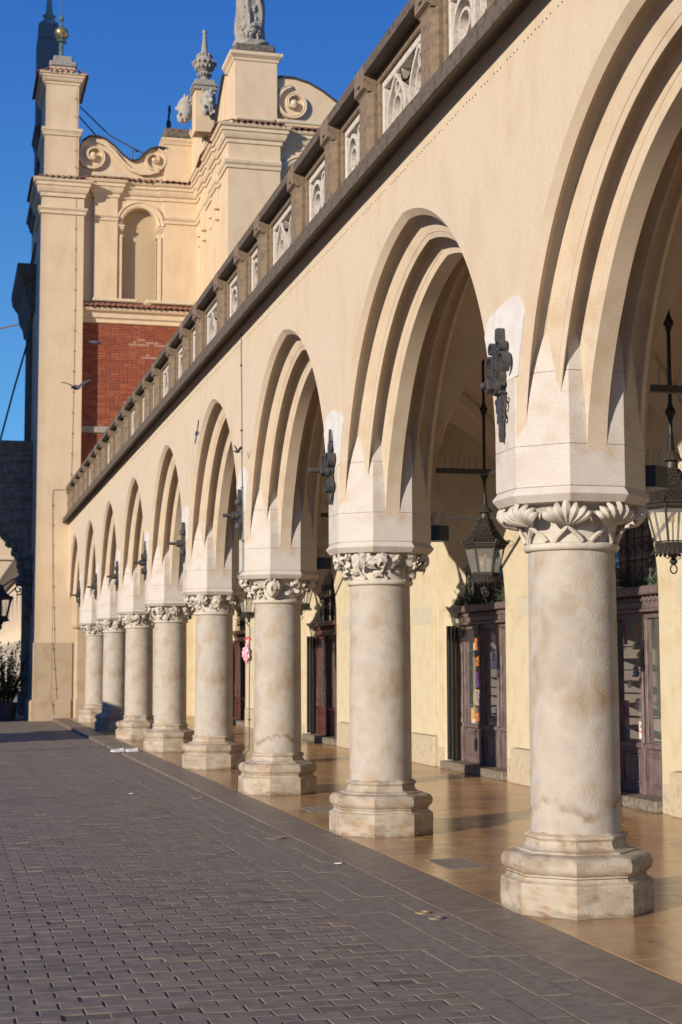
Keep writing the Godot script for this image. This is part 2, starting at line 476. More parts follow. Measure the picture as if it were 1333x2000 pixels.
func _ready() -> void:
	rng.seed = 7
	# ---- camera
	var cam := Camera3D.new()
	cam.name = "camera"
	cam.position = Vector3(0, 1.528, 0)
	cam.rotation = Vector3(0.0953, -0.2477, -0.0025)
	cam.fov = 36.06
	cam.far = 600.0
	var lens := CameraAttributesPhysical.new()
	lens.frustum_focal_length = 36.87
	lens.frustum_focus_distance = 10.8
	lens.exposure_aperture = 3.2
	lens.frustum_far = 600.0
	lens.exposure_multiplier = 1.0
	cam.attributes = lens
	add_child(cam)
	cam.current = true
	# ---- sky and sun
	var env := Environment.new()
	var sky := Sky.new()
	var sm := ProceduralSkyMaterial.new()
	sm.sky_top_color = C(0.004, 0.070, 0.405)
	sm.sky_horizon_color = C(0.21, 0.62, 1.0)
	sm.sky_curve = 0.1485
	sm.sky_energy_multiplier = 1.0
	sm.ground_bottom_color = C(0.13, 0.115, 0.10)
	sm.ground_horizon_color = C(0.30, 0.30, 0.30)
	sm.sun_angle_max = 1.0
	sky.sky_material = sm
	env.background_mode = Environment.BG_SKY
	env.sky = sky
	env.background_energy_multiplier = 1.0
	env.tonemap_mode = Environment.TONE_MAPPER_LINEAR
	env.tonemap_exposure = 1.1
	env.sdfgi_enabled = true
	env.ssao_enabled = true
	env.ssil_enabled = true
	var we := WorldEnvironment.new()
	we.name = "environment"
	we.environment = env
	add_child(we)
	var sun := DirectionalLight3D.new()
	sun.name = "sun"
	var el := deg_to_rad(15.5)
	var az := deg_to_rad(34.0)
	var dir := Vector3(cos(el) * cos(az), -sin(el), -cos(el) * sin(az))
	sun.light_color = Color(1.0, 0.945, 0.868)
	sun.light_energy = 1.6
	sun.light_angular_distance = 0.5
	sun.shadow_enabled = true
	add_child(sun)
	sun.look_at_from_position(Vector3.ZERO, dir)
	# ---- place
	materials()
	ground()
	arcade()
	balustrade()
	transept()
	loggia()
	surroundings()
	lanterns()
	anchors()
	shops()
	small_things()

# ------------------------------------------------------------------ ground
func paver_mesh(lx: float, lz: float, h: float, ch: float) -> ArrayMesh:
	var mb := MB.new()
	paver_into(mb, Transform3D.IDENTITY, lx, lz, h, ch)
	return mb.commit(Vector3.ZERO, 20.0)

func paver_into(mb: MB, t: Transform3D, lx: float, lz: float, h: float, ch: float) -> void:
	var a := lx / 2
	var b := lz / 2
	var lo := [t * Vector3(-a, -h, -b), t * Vector3(a, -h, -b), t * Vector3(a, -h, b), t * Vector3(-a, -h, b)]
	var mi := [t * Vector3(-a, -ch, -b), t * Vector3(a, -ch, -b), t * Vector3(a, -ch, b), t * Vector3(-a, -ch, b)]
	var hi := [t * Vector3(-a + ch, 0, -b + ch), t * Vector3(a - ch, 0, -b + ch), t * Vector3(a - ch, 0, b - ch), t * Vector3(-a + ch, 0, b - ch)]
	for i in 4:
		var j := (i + 1) % 4
		mb.quad(lo[i], lo[j], mi[j], mi[i])
		mb.quad(mi[i], mi[j], hi[j], hi[i])
	mb.quad(hi[0], hi[1], hi[2], hi[3])

func jitter(amp: float) -> Basis:
	return Basis.from_euler(Vector3(rng.randf_range(-amp, amp), rng.randf_range(-amp, amp) * 0.4, rng.randf_range(-amp, amp)))

func gy(zf: float) -> float:   # the square falls slightly away from the near columns
	return 0.0 if zf < 12.0 else -0.0028 * (zf - 12.0)

func ground() -> void:
	# the wide square, one sheet to the horizon, a little under the laid stones
	var mb := MB.new()
	var zs := [-60.0, 0.0, 12.0, 20.0, 30.0, 45.0, 60.0, 300.0, 500.0]
	var rows := []
	for z in zs:
		var y := gy(minf(z, 60.0)) - 0.007
		rows.append(P3([V(-400, y, z), V(-40, y, z), V(2.36, y, z), V(3.0, y, z)]))
	mb.grid(rows)
	struct(part(mb, "square_ground", M.joint, self))
	# wide plain paving left of the detailed field
	mb = MB.new()
	rows = []
	for z in zs:
		var y := gy(minf(z, 60.0))
		rows.append(P3([V(-400, y, z), V(-40, y, z), V(-3.4, y, z)]))
	mb.grid(rows)
	struct(part(mb, "square_paving", M.street, self))
	mb = MB.new()
	mb.grid([P3([V(-3.4, gy(46), 46), V(-3.4, gy(60), 60), V(-3.4, gy(60), 400)]), P3([V(3.0, gy(46), 46), V(3.0, gy(60), 60), V(3.0, gy(60), 400)])])
	struct(part(mb, "square_paving", M.street, self))
	# ---- pavers in running bond
	var street := Node3D.new()
	street.name = "paved_street"
	add_child(street)
	struct(street)
	var lx := 0.2
	var lz := 0.122
	var pm := []
	for k in 3:
		pm.append(paver_mesh(lx - 0.009 - 0.002 * k, lz - 0.0035 - 0.001 * k, 0.03, 0.0035))
	var rest := []
	for i in 4:
		rest.append(MB.new())
	var n := 0
	var row := 0
	var z := 5.6
	while z < 45.9:
		var x := 2.34 - lx * (0.5 if row % 2 else 1.0)
		var left := 0.035 * z - 0.15
		if z > 22.0:
			left = maxf(left - 1.2, 0.1)
		while x + lx > left:
			var w := lx
			var cx := x + lx / 2
			var kind := rng.randi() % 4
			if rng.randf() < 0.6:
				kind = 0
			var low := -0.006 if rng.randf() < 0.05 else 0.0
			var at := V(cx + rng.randf_range(-0.002, 0.002), gy(z) + low + rng.randf_range(-0.0014, 0.0014), z + rng.randf_range(-0.002, 0.002))
			var basis := jitter(0.007)
			if n < 300 and z > 6.2:
				var o := inst(pm[rng.randi() % 3], "paver", M.paver[kind], street, at)
				o.basis = basis
				n += 1
			else:
				paver_into(rest[kind], Transform3D(basis, at), lx - 0.010, lz - 0.004, 0.03, 0.0035)
			x -= lx
		if row % 2:
			# half stone at the border
			var at := V(2.34 - lx * 0.25 + 0.05, gy(z), z)
			paver_into(rest[rng.randi() % 4], Transform3D(jitter(0.008), at - Vector3(0.05, 0, 0)), lx * 0.5 - 0.013, lz - 0.0045, 0.03, 0.0045)
		z += lz
		row += 1
	for i in 4:
		if rest[i].v.size():
			stuff(part(rest[i], "paver_field", M.paver[i], street, 20.0))
	# coarse continuation left of the frame
	mb = MB.new()
	mb.grid([P3([V(-3.4, -0.001, -60), V(-3.4, -0.001, 5.5)]), P3([V(2.33, -0.001, -60), V(2.33, -0.001, 5.5)])])
	struct(part(mb, "square_paving", M.street, self))
	mb = MB.new()
	rows = []
	for zz in [5.5, 12.0, 22.0, 46.0]:
		rows.append(P3([V(-3.4, gy(zz) - 0.001, zz), V(maxf(0.035 * zz - 0.3 - (1.2 if zz > 21.0 else 0.0), -0.1), gy(zz) - 0.001, zz)]))
	mb.grid(rows)
	struct(part(mb, "square_paving", M.street, self))
	# ---- border of long setts, four courses along the arcade
	var border := Node3D.new()
	border.name = "border_course"
	add_child(border)
	struct(border)
	var edges := [2.345, 2.515, 2.69, 2.86, 3.03]
	var rs := MB.new()
	n = 0
	for c in 4:
		var w: float = edges[c + 1] - edges[c]
		z = 4.0 + 0.13 * c
		while z < 45.0:
			var l := rng.randf_range(0.34, 0.72)
			var at := V((edges[c] + edges[c + 1]) / 2 + rng.randf_range(-0.003, 0.003), gy(z) + rng.randf_range(-0.004, 0.001), z + l / 2)
			if n < 150 and z > 5.9 and z < 24.0:
				var mm := MB.new()
				paver_into(mm, Transform3D.IDENTITY, w - 0.005, l - 0.006, 0.03, 0.0025)
				var o := inst(mm.commit(Vector3.ZERO, 20.0), "border_sett", M.sett, border, at)
				o.basis = jitter(0.004)
				n += 1
			else:
				paver_into(rs, Transform3D(jitter(0.006), at), w - 0.005, l - 0.006, 0.03, 0.0025)
			z += l
	stuff(part(rs, "sett_field", M.sett, border, 20.0))
	# ---- kerb slabs
	var kerb := Node3D.new()
	kerb.name = "kerb_line"
	add_child(kerb)
	struct(kerb)
	z = -6.0
	while z < 45.2:
		var l := rng.randf_range(1.0, 1.7)
		var mm := MB.new()
		mm.hull(func(p: Vector3) -> Vector3: return p, Vector3(3.038, -0.12, -(z + l) + 0.004), Vector3(3.452, 0.0, -z - 0.004), 0.003)
		var o := part(mm, "kerb_slab", M.slab, kerb, 20.0)
		o.position.y = rng.randf_range(-0.003, 0.001) - maxf(0.0, 0.0006 * (z - 20.0))
		z += l
	# ---- polished floor of the arcade
	var floor := Node3D.new()
	floor.name = "arcade_floor"
	add_child(floor)
	struct(floor)
	mb = MB.new()
	mb.quad(V(3.2, -0.012, -8), V(3.2, -0.012, 46), V(7.6, -0.012, 46), V(7.6, -0.012, -8))
	part(mb, "floor_bed", M.step, floor)
	var fr := []
	for i in 4:
		fr.append(MB.new())
	n = 0
	row = 0
	z = -8.0
	while z < 46.0:
		var dz := 0.505
		var x := 3.458
		var first := true
		while x < 7.15:
			var w := 0.62
			if first and row % 2:
				w = 0.31
			first = false
			w = minf(w, 7.2 - x)
			var kind := rng.randi() % 4
			if rng.randf() < 0.5:
				kind = 0
			var at := V(x + w / 2, rng.randf_range(-0.0006, 0.0006), z + dz / 2)
			var bs := jitter(0.0012)
			if n < 300 and z > 5.0 and z < 30.0 and w > 0.1:
				var mm := MB.new()
				paver_into(mm, Transform3D.IDENTITY, w - 0.002, dz - 0.002, 0.02, 0.0006)
				var o := inst(mm.commit(Vector3.ZERO, 20.0), "floor_tile", M.tile[kind], floor, at)
				o.basis = bs
				n += 1
			elif w > 0.02:
				paver_into(fr[kind], Transform3D(bs, at), w - 0.002, dz - 0.002, 0.02, 0.0006)
			x += w
		z += dz
		row += 1
	for i in 4:
		stuff(part(fr[i], "tile_field", M.tile[i], floor, 20.0))

# ------------------------------------------------------------------ arcade
const PROF := [[3.439, 0.0], [3.488, 0.050], [3.495, 0.036], [3.511, 0.008], [3.535, -0.005], [3.565, -0.002], [3.588, 0.010], [3.600, 0.035], [3.613, 0.085], [3.625, 0.135], [3.634, 0.164], [3.639, 0.166], [3.643, 0.178], [3.653, 0.205], [3.664, 0.196], [3.672, 0.168], [3.690, 0.128], [3.715, 0.105], [3.742, 0.103], [3.760, 0.118], [3.772, 0.155], [3.782, 0.210], [3.790, 0.248], [3.795, 0.251], [3.798, 0.270], [3.806, 0.316]]

# one side of an arch at inset dl, as (u, y); k 0: from the foot to y 3.75, k 1: from there to the apex
func arc(dl: float, k: int, n: int) -> PackedVector2Array:
	var r := AR - dl
	var t0 := 0.0
	var t1 := acos(AC / r)
	var ts := asin(minf((3.75 - AY) / r, 1.0))
	var o := PackedVector2Array()
	if k == 0:
		o.push_back(Vector2(AA - dl * 0.8, 2.604))
		t1 = ts
	else:
		t0 = ts
	for i in n + 1:
		var t := lerpf(t0, t1, float(i) / n)
		# the ring of mouldings grows deeper above the springing
		var e := AR - dl * (0.8 + 0.2 * smoothstep(0.0, 0.55, t))
		var te := t
		if k == 1:
			te = lerpf(t0, acos(AC / e), float(i) / n)
		o.push_back(Vector2(e * cos(te) - AC, AY + e * sin(te)))
	return o

func profile() -> Array:
	var p := PROF.duplicate()
	for i in range(PROF.size() - 1, -1, -1):
		p.append([2 * D - PROF[i][0], PROF[i][1]])
	return p

# templates stand at the middle of a bay (z = 0)
func arch_bay_parts(par: Node3D) -> void:
	var pr := profile()
	var lo := MB.new()
	var up := MB.new()
	for s in [-1, 1]:
		var a := []
		var b := []
		for p in pr:
			var ra := PackedVector3Array()
			for q in arc(p[1], 0, 9):
				ra.push_back(Vector3(p[0], q.y, s * q.x))
			a.append(ra)
			var rb := PackedVector3Array()
			for q in arc(p[1], 1, 22):
				rb.push_back(Vector3(p[0], q.y, s * q.x))
			b.append(rb)
		lo.grid(a)
		up.grid(b)
	for x in [WX, 2 * D - WX]:
		var wall := MB.new()
		var top := 5.66 if x == WX else 5.4
		for s in [-1, 1]:
			var pts := PackedVector2Array([Vector2(S / 2, 2.604)])
			pts.append_array(arc(0, 0, 9))
			var up2 := arc(0, 1, 22)
			pts.append_array(up2.slice(1))
			var r0 := PackedVector3Array()
			var r1 := PackedVector3Array()
			var r2 := PackedVector3Array()
			for q in pts:
				r0.push_back(Vector3(x, q.y, s * q.x))
				r1.push_back(Vector3(x, lerpf(q.y, top, 0.5), s * q.x))
				r2.push_back(Vector3(x, top, s * q.x))
			wall.grid([r0, r1, r2])
		inst(wall.commit(), "arch_wall" if x == WX else "inner_wall", M.plaster, par)
	inst(up.commit(Vector3.ZERO, 24.0), "arch_moulding", M.moulding, par)
	inst(lo.commit(Vector3.ZERO, 24.0), "arch_foot", M.foot, par)

func vault_parts(par: Node3D) -> void:
	var cx := (IX + SX) / 2
	var hx := (SX - IX) / 2
	var hz := S / 2
	var g := func(q: float) -> float:
		return 2.78 + 2.26 * sqrt(maxf(0.0, 1.1 * 1.1 - (q + 0.1) * (q + 0.1))) / sqrt(1.2)
	var mb := MB.new()
	for sec in 4:
		var rows := []
		for i in 13:
			var a := float(i) / 12
			var row := PackedVector3Array()
			for j in 25:
				var b := lerpf(-1, 1, j / 24.0)
				var s := a * b
				var t := a
				var y: float = g.call(absf(s))
				match sec:
					0: row.push_back(Vector3(cx + s * hx, y, t * hz))
					1: row.push_back(Vector3(cx + s * hx, y, -t * hz))
					2: row.push_back(Vector3(cx + t * hx, y, s * hz))
					3: row.push_back(Vector3(cx - t * hx, y, s * hz))
			rows.append(row)
		mb.grid(rows)
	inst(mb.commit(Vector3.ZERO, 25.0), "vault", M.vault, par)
	# transverse rib over the far columns of the bay
	mb = MB.new()
	var sec := [[-0.21, 0.06], [-0.21, -0.05], [-0.13, -0.13], [0.13, -0.13], [0.21, -0.05], [0.21, 0.06]]
	var rows := []
	for p in sec:
		var row := PackedVector3Array()
		for j in 41:
			var s := lerpf(-1, 1, j / 40.0)
			var q := absf(s)
			var y: float = g.call(q)
			var nx := (q + 0.1) / 1.1 * signf(s)
			var e: float = p[1] * (1.0 - pow(q, 5.0)) if p[1] < 0.0 else p[1]
			row.push_back(Vector3(cx + s * hx + nx * e, y + e * (1.0 - 0.8 * q * q), -S / 2 + p[0] * 0.78))
		rows.append(row)
	mb.grid(rows)
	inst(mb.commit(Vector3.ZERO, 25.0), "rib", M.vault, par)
	mb = MB.new()
	mb.bevel(Vector3(IX + 0.03, 3.275, -S / 2 - 0.022), Vector3(SX + 0.05, 3.325, -S / 2 + 0.022), 0.006)
	inst(mb.commit(), "tie_bar", M.iron, par)
	mb = MB.new()
	for i in 40:
		var x := IX + 0.2 + i * 0.062
		for s in [-1, 1]:
			var lean := rng.randf_range(-0.012, 0.012)
			mb.tube(P3([Vector3(x, 3.32, -S / 2 + 0.006 * s), Vector3(x + lean, 3.32 + 0.125, -S / 2 + 0.03 * s + lean)]), 0.0014, 3)
	inst(mb.commit(), "bird_spikes", M.iron, par)

func column_parts(par: Node3D, cap: int) -> void:
	# shaft, the part; the rest hangs on it
	var mb := MB.new()
	var pf := []
	var fine := cap == 0 or cap == 2 or cap == 1
	var nv := 84 if fine else 12
	for i in nv + 1:
		var t := float(i) / nv
		pf.append([lerpf(0.281, 0.273, t * t) , lerpf(0.478, 2.222, t)])
	mb.lathe(pf, 96 if fine else 40)
	var nz := FastNoiseLite.new()
	nz.seed = 60 + cap
	nz.frequency = 1.6
	nz.fractal_octaves = 5
	var stain := func(p: Vector3) -> Color:
		# old water stain: a ragged brown rim with a washed field under it, and grey patches
		var a := atan2(p.z, p.x)
		var rim := 0.63 + 0.05 * sin(a * 3.0 + cap * 1.3) + 0.05 * nz.get_noise_2d(a * 1.5, 3.0)
		if cap == 1:
			rim = 0.40
		var w := 0.016 + 0.035 * clampf(nz.get_noise_3dv(p * 4.0) + 0.35, 0.0, 1.0)
		var k := smoothstep(w, w * 0.35, absf(p.y - rim + 0.02 * nz.get_noise_3dv(p * 9.0))) * clampf(0.55 + 1.6 * nz.get_noise_3dv(p * 2.2 + Vector3(5, 0, 0)), 0.0, 1.0)
		var c := Color(1, 1, 1).lerp(Color(0.52, 0.36, 0.24), 0.8 * k)
		var g := smoothstep(0.10, 0.34, nz.get_noise_3dv(p * Vector3(1.0, 0.5, 1.0) + Vector3(0, 9, 0)))
		c = c * Color(1, 1, 1).lerp(Color(0.88, 0.87, 0.86), g)
		var lt := smoothstep(0.16, 0.30, nz.get_noise_3dv(p * Vector3(1.6, 0.9, 1.6) + Vector3(0, 0, 7)))
		return c * Color(1, 1, 1).lerp(Color(1.14, 1.14, 1.13), lt)
	inst(mb.commit(Vector3.ZERO, 35.0, stain if fine else null), "shaft", M.shaft, par)
	var bn := FastNoiseLite.new()
	bn.seed = 80 + cap
	bn.frequency = 1.5
	bn.fractal_octaves = 5
	var dirt := func(p: Vector3) -> Color:
		# grey weathering in patches, brown blotches, ragged dirt just over the floor
		var g := smoothstep(0.02, 0.22, bn.get_noise_3dv(p * 2.6) + (0.16 if p.y > 0.29 and p.y < 0.37 else 0.0))
		var c := Color(1, 1, 1).lerp(Color(0.70, 0.67, 0.63), 0.7 * g)
		var br := smoothstep(0.18, 0.30, bn.get_noise_3dv(p * 4.0 + Vector3(3, 7, 1)))
		c = c * Color(1, 1, 1).lerp(Color(0.90, 0.80, 0.70), br)
		var sp := smoothstep(0.30, 0.36, bn.get_noise_3dv(p * 22.0))
		c = c * Color(1, 1, 1).lerp(Color(0.80, 0.72, 0.64), sp)
		var foot := 0.012 + 0.045 * (bn.get_noise_3dv(p * Vector3(9, 0.0, 9)) + 0.2)
		c = c * Color(1, 1, 1).lerp(Color(0.50, 0.46, 0.42), smoothstep(foot + 0.016, foot, p.y) * (0.5 + 0.5 * smoothstep(-0.2, 0.3, bn.get_noise_3dv(p * 30.0))))
		var lt := smoothstep(0.20, 0.30, bn.get_noise_3dv(p * 5.0 + Vector3(0, 0, 11)))
		return c * Color(1, 1, 1).lerp(Color(1.08, 1.08, 1.07), lt)
	var kk := 9 if fine else 4
	mb = MB.new()
	var pl := [[0.433, 0.0], [0.437, 0.006]]
	for i in 12:
		pl.append([0.437, lerpf(0.014, 0.182, i / 11.0)])
	pl.append_array([[0.435, 0.189], [0.430, 0.195], [0.424, 0.198], [0.412, 0.204], [0.404, 0.212], [0.399, 0.226]])
	mb.octd(pl, kk, bn, 0.0035)
	inst(mb.commit(Vector3.ZERO, 30.0, dirt), "plinth", M.base, par)
	mb = MB.new()
	var tor := [[0.39, 0.224], [0.402, 0.232]]
	for i in 13:
		var t := lerpf(-1.15, 1.25, i / 12.0)
		tor.append([0.375 + 0.06 * cos(t), 0.298 + 0.062 * sin(t)])
	tor.append_array([[0.370, 0.359], [0.352, 0.362], [0.345, 0.364], [0.343, 0.373], [0.330, 0.377]])
	mb.octd(tor, kk, bn, 0.0035)
	inst(mb.commit(Vector3.ZERO, 32.0, dirt), "torus", M.base, par)
	mb = MB.new()
	var sco := []
	for i in 11:
		var t := lerpf(0.0, 1.0, i / 10.0)
		sco.append([lerpf(0.330, 0.282, sqrt(1.0 - (1.0 - t) * (1.0 - t))) , lerpf(0.376, 0.434, t)])
	sco.append_array([[0.289, 0.442], [0.296, 0.450], [0.296, 0.462], [0.285, 0.472], [0.262, 0.486]])
	mb.octd(sco, kk, bn, 0.0030)
	inst(mb.commit(Vector3.ZERO, 32.0, dirt), "base_neck", M.base, par)
	mb = MB.new()
	var ast := [[0.268, 2.218]]
	for i in 9:
		var t := lerpf(-1.5, 1.5, i / 8.0)
		ast.append([0.280 + 0.024 * cos(t), 2.244 + 0.025 * sin(t)])
	ast.append([0.268, 2.270])
	mb.lathe(ast, 40)
	inst(mb.commit(Vector3.ZERO, 40.0), "astragal", M.capital, par)
	mb = MB.new()
	var bell := []
	for i in 12:
		var t := i / 11.0
		bell.append([0.272 + 0.02 * t + 0.085 * t * t * t, 2.266 + 0.25 * t])
	mb.lathe(bell, 40)
	inst(mb.commit(Vector3.ZERO, 40.0), "capital", M.capital, par)
	mb = MB.new()
	mb.oct([[0.40, 2.500], [0.424, 2.506], [0.458, 2.548], [0.460, 2.553], [0.458, 2.558], [0.427, 2.600], [0.40, 2.602]])
	inst(mb.commit(Vector3.ZERO, 20.0), "abacus", M.pier, par)
	var ys := [2.600, 2.858, 3.312, 3.775]
	for i in 3:
		mb = MB.new()
		mb.oct([[AP - 0.006, ys[i]], [AP, ys[i] + 0.004], [AP, ys[i + 1] - 0.0015], [AP - 0.005, ys[i + 1]]])
		inst(mb.commit(Vector3.ZERO, 20.0), "pier_block", M.pier, par)
	# cleaned stone around the anchor, rounded top
	mb = MB.new()
	var poly := []
	var n := 9
	for i in n + 1:
		var y := lerpf(3.30, 3.66, float(i) / n)
		poly.append([S / 2 - (sqrt(AR * AR - (y - AY) * (y - AY)) - AC) - 0.002, y])
	var wtop: float = poly[n][0]
	for i in range(1, 8):
		var t := PI * i / 8.0
		poly.append([wtop * cos(t), 3.66 + (0.17 + 0.03 * sin(cap * 2.1 + i)) * sin(t)])
	for i in range(n, -1, -1):
		poly.append([-poly[i][0], poly[i][1]])
	mb.prism(P2(poly), Vector3(WX - D - 0.0075, 0, 0), Vector3(0, 0, 1), Vector3.UP, Vector3(0.012, 0, 0))
	inst(mb.commit(Vector3.ZERO, 20.0), "cleaned_patch", M.patch, par)
	capital_carving(par, cap)

# palmate leaf with thickness, centre c, facing nrm, tip towards up
func vleaf(mb: MB, c: Vector3, nrm: Vector3, up: Vector3, R: float, curl: float, seed_: float) -> void:
	var z := nrm.normalized()
	var y := (up - z * up.dot(z)).normalized()
	var x := y.cross(z)
	var n := 30
	for side in 2:
		var rows := []
		for i in 5:
			var f := i / 4.0
			var row := PackedVector3Array()
			for j in n:
				var a := TAU * j / n
				var lob := 0.58 + 0.42 * pow(absf(cos(2.5 * (a - PI / 2))), 0.8) + 0.06 * sin(7.0 * a + seed_)
				if sin(a) < -0.8:
					lob *= 0.75
				var r := R * lob * f
				var bow := curl * r * r / R + 0.014 * cos(5.0 * (a - PI / 2)) * f * R * 8.0
				row.push_back(c + x * cos(a) * r + y * sin(a) * r - z * (bow + side * 0.012 * (1.0 - f * f)))
			rows.append(row)
		mb.grid(rows, true)

func petal(mb: MB, base: Vector3, out: Vector3, up: Vector3, len: float, w: float, bulge: float) -> void:
	# thick lotus petal: grows from base towards up, bellying to out and closing again at the tip
	var o := out.normalized()
	var u := up.normalized()
	var s := u.cross(o).normalized()
	var rows := []
	for i in 10:
		var t := i / 9.0
		var wd := w * pow(sin(PI * clampf(0.14 + 0.86 * t, 0, 1)), 0.55) + 0.0015
		var pos := base + u * len * t + o * bulge * sin(t * 2.7)
		var tn := (u * len + o * bulge * 2.7 * cos(t * 2.7)).normalized()
		var n := s.cross(tn).normalized()
		if n.dot(o) < 0.0:
			n = -n
		var row := PackedVector3Array()
		for j in 8:
			var a := TAU * j / 8
			var k := 1.5 if j == 2 else 1.0
			row.push_back(pos + s * cos(a) * wd + n * sin(a) * wd * 0.45 * k)
		rows.append(row)
	mb.grid(rows, true)

func capital_carving(par: Node3D, cap: int) -> void:
	var nz := FastNoiseLite.new()
	nz.seed = 100 + cap
	nz.frequency = 0.05
	if cap == 0:
		for k in 8:
			var a := TAU * (k + 0.5) / 8 + 0.06
			var out := Vector3(cos(a), 0, sin(a))
			var s := Vector3(-sin(a), 0, cos(a))
			var mb := MB.new()
			var b := out * 0.335 + Vector3(0, 2.378, 0)
			for f in [-54.0, -37.0, 37.0, 54.0, -18.0, 18.0, 0.0]:
				var t := deg_to_rad(f)
				var big := 1.0 - absf(f) / 330.0
				var d := (Vector3.UP * cos(t) + s * sin(t)).normalized()
				petal(mb, b + s * sin(t) * 0.03 + out * (0.016 * cos(t)), (out + s * sin(t) * 0.7).normalized(), d, (0.142 if f != 0.0 else 0.154) * big, 0.0275 if absf(f) < 50.0 else 0.023, 0.085 + 0.02 * cos(t))
			inst(mb.commit(Vector3.ZERO, 50.0), "lotus_flower", M.capital, par)
			mb = MB.new()
			for e in [-1, 1]:
				var st := PackedVector3Array()
				for i in 7:
					var t := i / 6.0
					var aa = a + e * (0.30 - 0.30 * sin(t * PI / 2))
					var rr := 0.292 + 0.045 * t
					st.push_back(Vector3(cos(aa) * rr, 2.272 + 0.105 * pow(t, 0.7), sin(aa) * rr))
				mb.tube(st, [0.017, 0.016, 0.014, 0.013, 0.013, 0.012, 0.011], 6)
			inst(mb.commit(Vector3.ZERO, 50.0), "flower_stem", M.capital, par)
		return
	var r := RandomNumberGenerator.new()
	r.seed = 40 + cap
	var mb := MB.new()
	var tiers := [[2.335, 0.335, 10, 0.062], [2.405, 0.395, 10, 0.082], [2.462, 0.435, 11, 0.074]]
	for t in tiers.size():
		for k in tiers[t][2]:
			var a: float = TAU * (k + 0.5 * (t % 2)) / tiers[t][2] + r.randf_range(-0.12, 0.12)
			if cap == 2 and absf(angle_difference(a, PI * 0.62)) < 0.42:
				continue
			var out := Vector3(cos(a), 0, sin(a))
			var c: Vector3 = out * (tiers[t][1] + r.randf_range(-0.02, 0.025)) + Vector3(0, tiers[t][0] + r.randf_range(-0.015, 0.015), 0)
			var nrm := (out + Vector3(0, r.randf_range(-0.45, 0.5), 0) + Vector3(-out.z, 0, out.x) * r.randf_range(-0.4, 0.4)).normalized()
			var up := Vector3(r.randf_range(-0.8, 0.8), 1.0 if t < 2 else -0.6, r.randf_range(-0.8, 0.8))
			vleaf(mb, c, nrm, up, tiers[t][3] * r.randf_range(0.85, 1.25), r.randf_range(0.25, 0.8), r.randf() * 6.0)
	inst(mb.commit(Vector3.ZERO, 60.0), "leaf_carving", M.capital, par)
	mb = MB.new()
	for k in 14:
		var a := TAU * k / 14 + r.randf_range(-0.1, 0.1)
		if cap == 2 and absf(angle_difference(a, PI * 0.62)) < 0.4:
			continue
		var c := Vector3(cos(a) * 0.395, 2.425 + r.randf_range(-0.045, 0.05), sin(a) * 0.395)
		for i in 5:
			mb.blob(c + Vector3(r.randf_range(-0.02, 0.02), r.randf_range(-0.025, 0.02), r.randf_range(-0.02, 0.02)), Vector3.ONE * r.randf_range(0.014, 0.021), 5)
	for k in 9:
		var a := TAU * (k + 0.3) / 9
		var st := PackedVector3Array()
		for i in 6:
			var t := i / 5.0
			st.push_back(Vector3(cos(a + 0.2 * sin(t * 3.0)) * (0.285 + 0.075 * t * t), 2.275 + 0.16 * t, sin(a + 0.2 * sin(t * 3.0)) * (0.285 + 0.075 * t * t)))
		mb.tube(st, [0.016, 0.014, 0.013, 0.012, 0.011, 0.01], 6)
	inst(mb.commit(Vector3.ZERO, 60.0), "stem_carving", M.capital, par)
	if cap == 2:
		carved_face(par, PI * 0.62)

func carved_face(par: Node3D, a: float) -> void:
	var out := Vector3(cos(a), 0, sin(a))
	var s := Vector3(-sin(a), 0, cos(a))
	var c := out * 0.345 + Vector3(0, 2.395, 0)
	var mb := MB.new()
	var rows := []
	# head as a height field on a sphere: brow, eyes, nose, mouth, chin
	for i in 25:
		var th := PI * i / 24
		var row := PackedVector3Array()
		for j in 40:
			var ph := TAU * j / 40
			var d := Vector3(sin(th) * sin(ph), cos(th), sin(th) * cos(ph))   # z: forward
			var r := 0.094
			var px := d.x
			var py := d.y
			var k := r * (1.0 + 0.22 * py * py)
			if d.z > 0.0:
				var nose := exp(-px * px / 0.010) * exp(-pow(py + 0.05, 2) / 0.05) * 0.030
				var tip := exp(-px * px / 0.016) * exp(-pow(py + 0.20, 2) / 0.010) * 0.014
				var eyes := (exp(-(pow(absf(px) - 0.36, 2)) / 0.03) * exp(-pow(py - 0.14, 2) / 0.018)) * 0.016
				var ball := (exp(-(pow(absf(px) - 0.36, 2)) / 0.012) * exp(-pow(py - 0.12, 2) / 0.005)) * 0.010
				var brow := exp(-pow(py - 0.33, 2) / 0.012) * exp(-px * px / 0.35) * 0.010
				var lips := exp(-px * px / 0.05) * (exp(-pow(py + 0.43, 2) / 0.002) + exp(-pow(py + 0.55, 2) / 0.003)) * 0.010
				var chin := exp(-px * px / 0.06) * exp(-pow(py + 0.78, 2) / 0.02) * 0.016
				k += nose + tip - eyes + ball + brow + lips + chin
			var w := 0.80 if py < 0.0 else 0.88
			row.push_back(c + s * d.x * k * w + Vector3(0, d.y * k, 0) + out * d.z * k * 0.9)
		rows.append(row)
	mb.grid(rows, true)
	inst(mb.commit(Vector3.ZERO, 60.0), "carved_head", M.capital, par)
	mb = MB.new()
	var r := RandomNumberGenerator.new()
	r.seed = 3
	for i in 46:
		var t := lerpf(-1.7, 1.7, i / 45.0)
		var p := c + s * sin(t) * 0.088 + Vector3(0, cos(t) * 0.088 + 0.014, 0) + out * (0.03 + r.randf_range(-0.03, 0.045))
		mb.blob(p, Vector3.ONE * r.randf_range(0.011, 0.019), 5)
	inst(mb.commit(Vector3.ZERO, 60.0), "curly_hair", M.capital, par)

func cz(k: int) -> float:
	return L1 + S * k

